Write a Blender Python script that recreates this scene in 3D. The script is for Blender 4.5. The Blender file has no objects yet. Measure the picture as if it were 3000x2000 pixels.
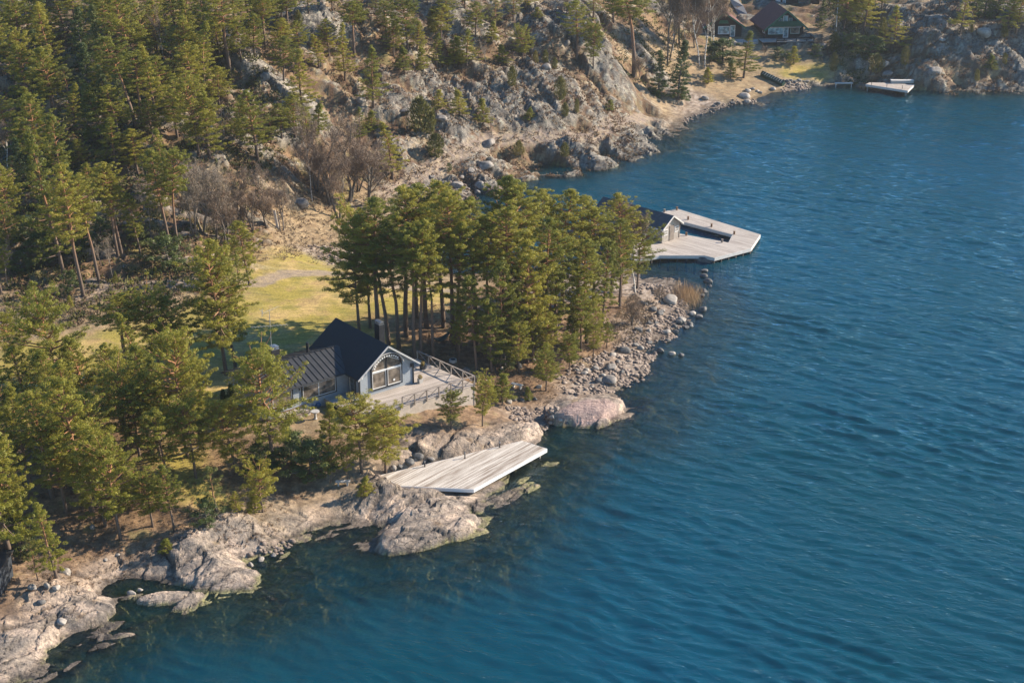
import bpy, math, random
import numpy as np
# ------------------------------------------------------------------ camera, sky, sun, exposure
HAZE = 0.00011
C = bpy.context.scene
COL = C.collection
F_PX, TILT, CAM_H = 4800.0, math.radians(22.0), 68.0
cam_d = bpy.data.cameras.new("camera"); cam = bpy.data.objects.new("camera", cam_d); COL.objects.link(cam)
cam.location = (0, 0, CAM_H); cam.rotation_euler = (math.pi/2 - TILT, 0, 0)
cam_d.sensor_width = 36.0; cam_d.lens = 36.0*F_PX/3000.0; cam_d.clip_start = 1.0; cam_d.clip_end = 8000.0
C.camera = cam
SUN_AZ, SUN_EL = math.radians(19.0), math.radians(28.0)     # azimuth measured from +X towards +Y
sd = np.array([math.cos(SUN_AZ)*math.cos(SUN_EL), math.sin(SUN_AZ)*math.cos(SUN_EL), math.sin(SUN_EL)])
W = bpy.data.worlds.new("World"); C.world = W; W.use_nodes = True
wn = W.node_tree; wn.nodes.clear()
sky = wn.nodes.new("ShaderNodeTexSky"); sky.sky_type = 'NISHITA'; sky.sun_disc = False
sky.sun_elevation = SUN_EL; sky.sun_rotation = math.pi/2 - SUN_AZ
sky.air_density = 1.1; sky.dust_density = 0.3; sky.ozone_density = 3.0
bg = wn.nodes.new("ShaderNodeBackground"); bg.inputs[1].default_value = 0.092
wo = wn.nodes.new("ShaderNodeOutputWorld")
hsv = wn.nodes.new('ShaderNodeHueSaturation'); hsv.inputs['Saturation'].default_value = 1.30; wn.links.new(sky.outputs[0], hsv.inputs['Color']); wn.links.new(hsv.outputs[0], bg.inputs[0]); wn.links.new(bg.outputs[0], wo.inputs[0])
sl = bpy.data.lights.new("sun", 'SUN'); sl.energy = 5.0; sl.angle = math.radians(0.5); sl.color = (1.0, 0.87, 0.70)
so = bpy.data.objects.new("sun", sl); COL.objects.link(so)
from mathutils import Vector, Matrix
so.rotation_euler = Vector(sd).to_track_quat('Z', 'Y').to_euler(); so.location = (60, 60, 200)
C.view_settings.view_transform = 'Standard'; C.view_settings.look = 'None'
C.view_settings.exposure = 0.95; C.view_settings.gamma = 1.0
C.cycles.max_bounces = 6; C.cycles.transparent_max_bounces = 12; C.cycles.volume_bounces = 0
C.cycles.use_denoising = True

# ------------------------------------------------------------------ helpers
ct, st = math.cos(TILT), math.sin(TILT)
def P(u, v, z=0.0):
    a = (u-1500)/F_PX; b = (1000-v)/F_PX
    t = (z-CAM_H)/(-st+b*ct)
    return (a*t, (ct+b*st)*t, z)
def Q(x, y, z):
    zz = z-CAM_H; f = y*ct-zz*st; up = y*st+zz*ct
    return 1500+F_PX*x/f, 1000-F_PX*up/f

_perm = np.random.RandomState(7).permutation(4096).astype(np.int64)
def perlin(x, y, s=0):
    xi = np.floor(x).astype(np.int64); yi = np.floor(y).astype(np.int64)
    xf = x-xi; yf = y-yi
    def g(ix, iy, dx, dy):
        h = _perm[(_perm[(ix+s*131) & 4095] + iy) & 4095]
        a = h*(2*math.pi/4096.0)
        return np.cos(a)*dx+np.sin(a)*dy
    uu = xf*xf*xf*(xf*(xf*6-15)+10); vv = yf*yf*yf*(yf*(yf*6-15)+10)
    a = g(xi, yi, xf, yf); b = g(xi+1, yi, xf-1, yf); c = g(xi, yi+1, xf, yf-1); d = g(xi+1, yi+1, xf-1, yf-1)
    return ((a+(b-a)*uu)*(1-vv)+(c+(d-c)*uu)*vv)*1.5
def fbm(x, y, lam, s=0, o=4):
    r = 0; a = 1.0; t = 0
    for i in range(o):
        r = r+a*perlin(x/lam+i*17.3, y/lam-i*9.1, s+i); t += a; a *= .5; lam *= .5
    return r/t
def aniso(x, y, ang, stretch):
    c, s = math.cos(ang), math.sin(ang)
    return (x*c+y*s)/stretch, (-x*s+y*c)
def sstep(a, b, x):
    t = np.clip((x-a)/(b-a), 0, 1); return t*t*(3-2*t)
def lerp(a, b, t): return a+(b-a)*t

def poly_sd(px, py, poly):
    """signed distance, positive inside"""
    poly = np.asarray(poly, float); n = len(poly)
    d2 = np.full(px.shape, 1e18); ins = np.zeros(px.shape, bool)
    for i in range(n):
        ax, ay = poly[i]; bx, by = poly[(i+1) % n]
        ex, ey = bx-ax, by-ay
        t = np.clip(((px-ax)*ex+(py-ay)*ey)/(ex*ex+ey*ey+1e-9), 0, 1)
        dx = px-ax-t*ex; dy = py-ay-t*ey
        d2 = np.minimum(d2, dx*dx+dy*dy)
        if abs(ey) > 1e-9:
            c = ((ay > py) != (by > py)) & (px < ex*(py-ay)/ey+ax)
            ins ^= c
    return np.where(ins, 1, -1)*np.sqrt(d2)

def tag(o, label=None, cat=None, group=None, kind=None):
    if label: o["label"] = label
    if cat: o["category"] = cat
    if group: o["group"] = group
    if kind: o["kind"] = kind
    return o
def empty(name, loc=(0, 0, 0), rz=0.0):
    o = bpy.data.objects.new(name, None); COL.objects.link(o); o.location = loc; o.rotation_euler = (0, 0, rz)
    o.empty_display_size = .2
    return o
def np_mesh(name, V, Fc, mats=(), smooth=False, mi=None, nper=None):
    """V (n,3); Fc (m,k) int array"""
    me = bpy.data.meshes.new(name)
    V = np.asarray(V, np.float32); Fc = np.asarray(Fc, np.int32); m, k = Fc.shape
    me.vertices.add(len(V)); me.vertices.foreach_set("co", V.ravel())
    me.loops.add(m*k); me.loops.foreach_set("vertex_index", Fc.ravel())
    me.polygons.add(m); me.polygons.foreach_set("loop_start", np.arange(m, dtype=np.int32)*k)
    if smooth: me.polygons.foreach_set("use_smooth", np.ones(m, bool))
    if mi is not None: me.polygons.foreach_set("material_index", np.asarray(mi, np.int32))
    me.update(calc_edges=True)
    for x in mats: me.materials.append(x)
    return me
def link(name, me, parent=None, loc=(0, 0, 0)):
    o = bpy.data.objects.new(name, me); COL.objects.link(o); o.location = loc
    if parent is not None: o.parent = parent
    return o

class MB:
    """collects polygons, links them as ONE mesh object"""
    def __init__(s): s.v = []; s.f = []; s.m = []
    def add(s, vs, fs, m=0):
        k = len(s.v); s.v += [tuple(p) for p in vs]; s.f += [tuple(i+k for i in f) for f in fs]; s.m += [m]*len(fs)
        return s
    def box(s, x0, x1, y0, y1, z0, z1, m=0):
        vs = [(x, y, z) for z in (z0, z1) for y in (y0, y1) for x in (x0, x1)]
        return s.add(vs, [(0, 2, 3, 1), (4, 5, 7, 6), (0, 1, 5, 4), (2, 6, 7, 3), (0, 4, 6, 2), (1, 3, 7, 5)], m)
    def prism(s, pts, off, m=0):
        """pts: 3-D polygon, off: extrusion vector"""
        n = len(pts); a = [tuple(p) for p in pts]; b = [tuple(p[i]+off[i] for i in range(3)) for p in pts]
        return s.add(a+b, [tuple(range(n))[::-1], tuple(range(n, 2*n))]+[(i, (i+1) % n, n+(i+1) % n, n+i) for i in range(n)], m)
    def bar(s, a, b, w, h=None, m=0):
        h = h or w; a = Vector(a); b = Vector(b); d = (b-a).normalized()
        up = Vector((0, 0, 1)) if abs(d.z) < .95 else Vector((0, 1, 0))
        r = d.cross(up).normalized()*w/2; q = r.cross(d).normalized()*h/2
        vs = [p+i*r+j*q for p in (a, b) for i, j in ((-1, -1), (1, -1), (1, 1), (-1, 1))]
        return s.add(vs, [(3, 2, 1, 0), (4, 5, 6, 7), (0, 1, 5, 4), (1, 2, 6, 5), (2, 3, 7, 6), (3, 0, 4, 7)], m)
    def tube(s, pts, rad, n=8, m=0, cap=True):
        pts = [Vector(p) for p in pts]; rings = []; vs = []
        for i, p in enumerate(pts):
            d = (pts[min(i+1, len(pts)-1)]-pts[max(i-1, 0)]).normalized()
            up = Vector((0, 0, 1)) if abs(d.z) < .9 else Vector((1, 0, 0))
            r = d.cross(up).normalized(); q = r.cross(d).normalized()
            R = rad[i] if hasattr(rad, '__len__') else rad
            for k in range(n):
                a = 2*math.pi*k/n; vs.append(p+r*math.cos(a)*R+q*math.sin(a)*R)
        fs = [(i*n+k, i*n+(k+1) % n, (i+1)*n+(k+1) % n, (i+1)*n+k) for i in range(len(pts)-1) for k in range(n)]
        if cap: fs += [tuple(range(n))[::-1], tuple(range((len(pts)-1)*n, len(pts)*n))]
        return s.add(vs, fs, m)
    def build(s, name, mats, parent=None, smooth=False, bevel=0):
        me = bpy.data.meshes.new(name); me.from_pydata(s.v, [], s.f)
        if not isinstance(mats, (list, tuple)): mats = [mats]
        for x in mats: me.materials.append(x)
        me.polygons.foreach_set("material_index", s.m)
        if smooth: me.polygons.foreach_set("use_smooth", [True]*len(s.f))
        me.update()
        o = link(name, me, parent)
        if bevel:
            b = o.modifiers.new("bevel", 'BEVEL'); b.width = bevel; b.segments = 1; b.limit_method = 'ANGLE'
        return o

# ------------------------------------------------------------------ materials
def nt(name):
    m = bpy.data.materials.new(name); m.use_nodes = True; t = m.node_tree; t.nodes.clear()
    o = t.nodes.new("ShaderNodeOutputMaterial"); p = t.nodes.new("ShaderNodeBsdfPrincipled")
    t.links.new(p.outputs[0], o.inputs[0]); return m, t, p
def N(t, k, **kw):
    n = t.nodes.new(k)
    for a, b in kw.items():
        if a == 'i':
            for x, y in b.items(): n.inputs[x].default_value = y
        else: setattr(n, a, b)
    return n
def ramp(t, fac, stops):
    r = t.nodes.new("ShaderNodeValToRGB"); e = r.color_ramp.elements
    while len(e) < len(stops): e.new(.5)
    for i, (p, c) in enumerate(stops): e[i].position = p; e[i].color = (*c, 1)
    t.links.new(fac, r.inputs[0]); return r.outputs[0]
def mat_noise(name, c1, c2, scale=3.0, rough=.8, bump=.1, coord='Object', stretch=(1, 1, 1), rot=0.0, detail=6, c3=None, spec=.3, metallic=0.0, lo=.3, hi=.7):
    m, t, p = nt(name)
    tc = N(t, "ShaderNodeTexCoord"); mp = N(t, "ShaderNodeMapping"); mp.inputs['Scale'].default_value = stretch
    mp.inputs['Rotation'].default_value = (0, 0, rot)
    t.links.new(tc.outputs[coord], mp.inputs[0])
    n = N(t, "ShaderNodeTexNoise", i={'Scale': scale, 'Detail': detail, 'Roughness': .65}); t.links.new(mp.outputs[0], n.inputs[0])
    st_ = [(lo, c1), (hi, c2)] if c3 is None else [(lo, c1), ((lo+hi)/2, c2), (hi, c3)]
    t.links.new(ramp(t, n.outputs[0], st_), p.inputs['Base Color'])
    p.inputs['Roughness'].default_value = rough; p.inputs['Specular IOR Level'].default_value = spec; p.inputs['Metallic'].default_value = metallic
    if bump:
        b = N(t, "ShaderNodeBump", i={'Strength': bump, 'Distance': .05}); t.links.new(n.outputs[0], b.inputs['Height']); t.links.new(b.outputs[0], p.inputs['Normal'])
    return m
def mat_planks(name, c1, c2, c3, width=.12, rot=0.0, rough=.75):
    """weathered boards running along local X (after rot), each board its own tone"""
    m, t, p = nt(name)
    tc = N(t, "ShaderNodeTexCoord"); mp = N(t, "ShaderNodeMapping"); mp.inputs['Rotation'].default_value = (0, 0, rot)
    t.links.new(tc.outputs['Object'], mp.inputs[0])
    sx = N(t, "ShaderNodeSeparateXYZ"); t.links.new(mp.outputs[0], sx.inputs[0])
    dv = N(t, "ShaderNodeMath", operation='DIVIDE'); t.links.new(sx.outputs[1], dv.inputs[0]); dv.inputs[1].default_value = width
    fl = N(t, "ShaderNodeMath", operation='FLOOR'); t.links.new(dv.outputs[0], fl.inputs[0])
    fr = N(t, "ShaderNodeMath", operation='FRACT'); t.links.new(dv.outputs[0], fr.inputs[0])
    wn_ = N(t, "ShaderNodeTexWhiteNoise", noise_dimensions='1D'); t.links.new(fl.outputs[0], wn_.inputs['W'])
    cm = N(t, "ShaderNodeCombineXYZ"); 
    s1 = N(t, "ShaderNodeMath", operation='MULTIPLY'); s1.inputs[1].default_value = .22; t.links.new(sx.outputs[0], s1.inputs[0])
    s2 = N(t, "ShaderNodeMath", operation='MULTIPLY'); s2.inputs[1].default_value = 1.7; t.links.new(sx.outputs[1], s2.inputs[0])
    t.links.new(s1.outputs[0], cm.inputs[0]); t.links.new(s2.outputs[0], cm.inputs[1])
    n = N(t, "ShaderNodeTexNoise", i={'Scale': 1.3, 'Detail': 6, 'Roughness': .6}); t.links.new(cm.outputs[0], n.inputs[0])
    ad = N(t, "ShaderNodeMath", operation='MULTIPLY_ADD'); t.links.new(wn_.outputs[0], ad.inputs[0]); ad.inputs[1].default_value = .28; t.links.new(n.outputs[0], ad.inputs[2])
    col = ramp(t, ad.outputs[0], [(.38, c1), (.62, c2), (.85, c3)])
    gp = N(t, "ShaderNodeMath", operation='GREATER_THAN'); t.links.new(fr.outputs[0], gp.inputs[0]); gp.inputs[1].default_value = .07
    mx = N(t, "ShaderNodeMix", data_type='RGBA'); mx.inputs[6].default_value = (.05, .045, .04, 1)
    t.links.new(gp.outputs[0], mx.inputs[0]); t.links.new(col, mx.inputs[7]); t.links.new(mx.outputs[2], p.inputs['Base Color'])
    b = N(t, "ShaderNodeBump", i={'Strength': .6, 'Distance': .01}); t.links.new(gp.outputs[0], b.inputs['Height']); t.links.new(b.outputs[0], p.inputs['Normal'])
    p.inputs['Roughness'].default_value = rough
    return m
def mat_stripes(name, c1, c2, width, axis=2, rot=0.0, rough=.7, gap=.12, vary=.25, bumpd=.01):
    """panelling / seams: a thin darker line every `width` metres along an object axis"""
    m, t, p = nt(name)
    tc = N(t, "ShaderNodeTexCoord"); sx = N(t, "ShaderNodeSeparateXYZ"); t.links.new(tc.outputs['Object'], sx.inputs[0])
    dv = N(t, "ShaderNodeMath", operation='DIVIDE'); t.links.new(sx.outputs[axis], dv.inputs[0]); dv.inputs[1].default_value = width
    fr = N(t, "ShaderNodeMath", operation='FRACT'); t.links.new(dv.outputs[0], fr.inputs[0])
    gp = N(t, "ShaderNodeMath", operation='GREATER_THAN'); t.links.new(fr.outputs[0], gp.inputs[0]); gp.inputs[1].default_value = gap
    n = N(t, "ShaderNodeTexNoise", i={'Scale': 2.2, 'Detail': 6}); t.links.new(tc.outputs['Object'], n.inputs[0])
    d = tuple(x*(1-vary) for x in c1)
    col = ramp(t, n.outputs[0], [(.35, d), (.65, c1)])
    mx = N(t, "ShaderNodeMix", data_type='RGBA'); mx.inputs[6].default_value = (*c2, 1)
    t.links.new(gp.outputs[0], mx.inputs[0]); t.links.new(col, mx.inputs[7]); t.links.new(mx.outputs[2], p.inputs['Base Color'])
    b = N(t, "ShaderNodeBump", i={'Strength': .5, 'Distance': bumpd}); t.links.new(gp.outputs[0], b.inputs['Height']); t.links.new(b.outputs[0], p.inputs['Normal'])
    p.inputs['Roughness'].default_value = rough
    return m
def mat_leaf(name, c1, c2, c3, trans=.35):
    m, t, p = nt(name); out = t.nodes["Material Output"]
    oi = N(t, "ShaderNodeObjectInfo"); tc = N(t, "ShaderNodeTexCoord")
    n = N(t, "ShaderNodeTexNoise", i={'Scale': 1.1, 'Detail': 5, 'Roughness': .7}); t.links.new(tc.outputs['Object'], n.inputs[0])
    a = N(t, "ShaderNodeMath", operation='MULTIPLY_ADD'); t.links.new(oi.outputs['Random'], a.inputs[0]); a.inputs[1].default_value = .42; t.links.new(n.outputs[0], a.inputs[2])
    col = ramp(t, a.outputs[0], [(.42, c1), (.66, c2), (.95, c3)])
    t.links.new(col, p.inputs['Base Color']); p.inputs['Roughness'].default_value = .55; p.inputs['Specular IOR Level'].default_value = .35
    tr = N(t, "ShaderNodeBsdfTranslucent"); t.links.new(col, tr.inputs[0])
    mx = N(t, "ShaderNodeMixShader"); mx.inputs[0].default_value = trans
    t.links.new(p.outputs[0], mx.inputs[1]); t.links.new(tr.outputs[0], mx.inputs[2]); t.links.new(mx.outputs[0], out.inputs[0])
    return m
def mat_bark(name, low, high, z0=.35, z1=.6):
    m, t, p = nt(name)
    tc = N(t, "ShaderNodeTexCoord"); sx = N(t, "ShaderNodeSeparateXYZ"); t.links.new(tc.outputs['Generated'], sx.inputs[0])
    n = N(t, "ShaderNodeTexNoise", i={'Scale': 5, 'Detail': 5}); t.links.new(tc.outputs['Object'], n.inputs[0])
    a = N(t, "ShaderNodeMath", operation='MULTIPLY_ADD'); t.links.new(n.outputs[0], a.inputs[0]); a.inputs[1].default_value = .3; t.links.new(sx.outputs[2], a.inputs[2])
    dk = tuple(x*.6 for x in low)
    col = ramp(t, a.outputs[0], [(z0-.25, dk), (z0+.05, low), (z1+.15, high)])
    t.links.new(col, p.inputs['Base Color']); p.inputs['Roughness'].default_value = .9; p.inputs['Specular IOR Level'].default_value = .15
    b = N(t, "ShaderNodeBump", i={'Strength': .5, 'Distance': .03}); t.links.new(n.outputs[0], b.inputs['Height']); t.links.new(b.outputs[0], p.inputs['Normal'])
    return m
def mat_birch(name):
    m, t, p = nt(name)
    tc = N(t, "ShaderNodeTexCoord"); mp = N(t, "ShaderNodeMapping"); mp.inputs['Scale'].default_value = (1, 1, 3); t.links.new(tc.outputs['Object'], mp.inputs[0])
    n = N(t, "ShaderNodeTexNoise", i={'Scale': 2.2, 'Detail': 4}); t.links.new(mp.outputs[0], n.inputs[0])
    t.links.new(ramp(t, n.outputs[0], [(.4, (.12, .10, .09)), (.47, (.62, .58, .52)), (.7, (.72, .69, .64))]), p.inputs['Base Color'])
    p.inputs['Roughness'].default_value = .8
    return m
def mat_glass(name, tint=(.05, .06, .065)):
    m, t, p = nt(name)
    tc = N(t, "ShaderNodeTexCoord"); n = N(t, "ShaderNodeTexNoise", i={'Scale': 1.4, 'Detail': 3}); t.links.new(tc.outputs['Object'], n.inputs[0])
    t.links.new(ramp(t, n.outputs[0], [(.4, tint), (.65, tuple(min(1, x*3.2) for x in tint))]), p.inputs['Base Color'])
    p.inputs['Roughness'].default_value = .04; p.inputs['Specular IOR Level'].default_value = .9
    return m
M = {}
M['pine'] = mat_leaf('pine_needles', (.145, .165, .030), (.265, .265, .038), (.39, .345, .052), .40)
M['spruce'] = mat_leaf('spruce_needles', (.065, .095, .030), (.11, .145, .04), (.16, .18, .05), .3)
M['juniper'] = mat_leaf('juniper_needles', (.10, .105, .032), (.17, .16, .045), (.24, .20, .07), .3)
M['olive'] = mat_leaf('dull_needles', (.15, .165, .045), (.24, .24, .065), (.31, .29, .09), .4)
M['twig'] = mat_noise('bare_twigs', (.17, .12, .085), (.31, .23, .165), scale=2, bump=0)
M['twig_pale'] = mat_noise('pale_twigs', (.20, .16, .12), (.36, .30, .24), scale=2, bump=0)
M['bark_pine'] = mat_bark('pine_bark', (.19, .14, .11), (.33, .17, .09))
M['bark_grey'] = mat_bark('grey_bark', (.13, .115, .10), (.20, .17, .14))
M['bark_pale'] = mat_bark('pale_bark', (.24, .20, .16), (.34, .28, .22))
M['birch'] = mat_birch('birch_bark')
# ------------------------------------------------------------------ the ground
SHORE_PX = [(-900, 2300), (-250, 2080), (60, 1985), (147, 1916), (215, 1868), (268, 1838), (262, 1815), (357, 1782), (345, 1752), (321, 1737), (330, 1712), (350, 1700), (430, 1712),
 (560, 1728), (612, 1740), (690, 1742), (750, 1737), (775, 1712), (766, 1688), (735, 1665), (714, 1640), (750, 1632), (799, 1630), (826, 1590), (890, 1560), (982, 1530), (1000, 1526), (1050, 1532), (1100, 1546),
 (1108, 1562), (1056, 1592), (1052, 1606), (1122, 1622), (1212, 1620), (1300, 1597), (1345, 1565), (1385, 1535), (1409, 1500), (1425, 1468), (1455, 1440), (1500, 1400), (1530, 1362), (1560, 1330),
 (1605, 1300), (1600, 1275), (1585, 1240), (1605, 1228), (1640, 1236), (1690, 1250), (1740, 1254), (1775, 1243), (1790, 1222), (1830, 1195), (1822, 1168), (1770, 1145), (1815, 1133), (1888, 1099), (1915, 1062),
 (1885, 1040), (1893, 1020), (1945, 990), (1985, 950), (2030, 925), (2020, 895), (2012, 860), (2004, 830), (1965, 815), (1880, 812), (1850, 790), (1835, 765), (1800, 775), (1740, 800), (1600, 806), (1450, 800), (1340, 800), (1250, 786), (1195, 755),
 (1190, 700), (1235, 650), (1330, 600), (1400, 574), (1437, 567), (1480, 540), (1531, 522), (1625, 504), (1741, 482), (1830, 458), (1884, 440), (1929, 429), (1940, 410), (1960, 392), (2000, 357), (2080, 319), (2174, 309),
 (2205, 303), (2225, 285), (2268, 272), (2330, 262), (2380, 255), (2455, 255), (2527, 259), (2600, 258), (2670, 268), (2740, 272), (2812, 268), (2880, 266), (3000, 267), (3150, 262), (3500, 262)]
shore = [P(u, v)[:2] for u, v in SHORE_PX] + [(2600, 500), (2600, 2600), (-2600, 2600), (-2600, 40), (-200, 40)]
ISLETS = [([(357, 1746), (400, 1745), (470, 1728), (560, 1742), (600, 1748), (612, 1765), (575, 1782), (540, 1790), (480, 1778), (400, 1762)], .9),
          ([(1105, 1393), (1246, 1362), (1529, 1293), (1500, 1330), (1300, 1410), (1172, 1430)], .25),
          ([(1400, 1462), (1440, 1445), (1530, 1395), (1600, 1345), (1690, 1315), (1705, 1330), (1640, 1378), (1560, 1432), (1500, 1472), (1440, 1502)], .10),
          ([(1690, 1252), (1720, 1236), (1765, 1236), (1775, 1250), (1740, 1258)], .5)]
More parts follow.
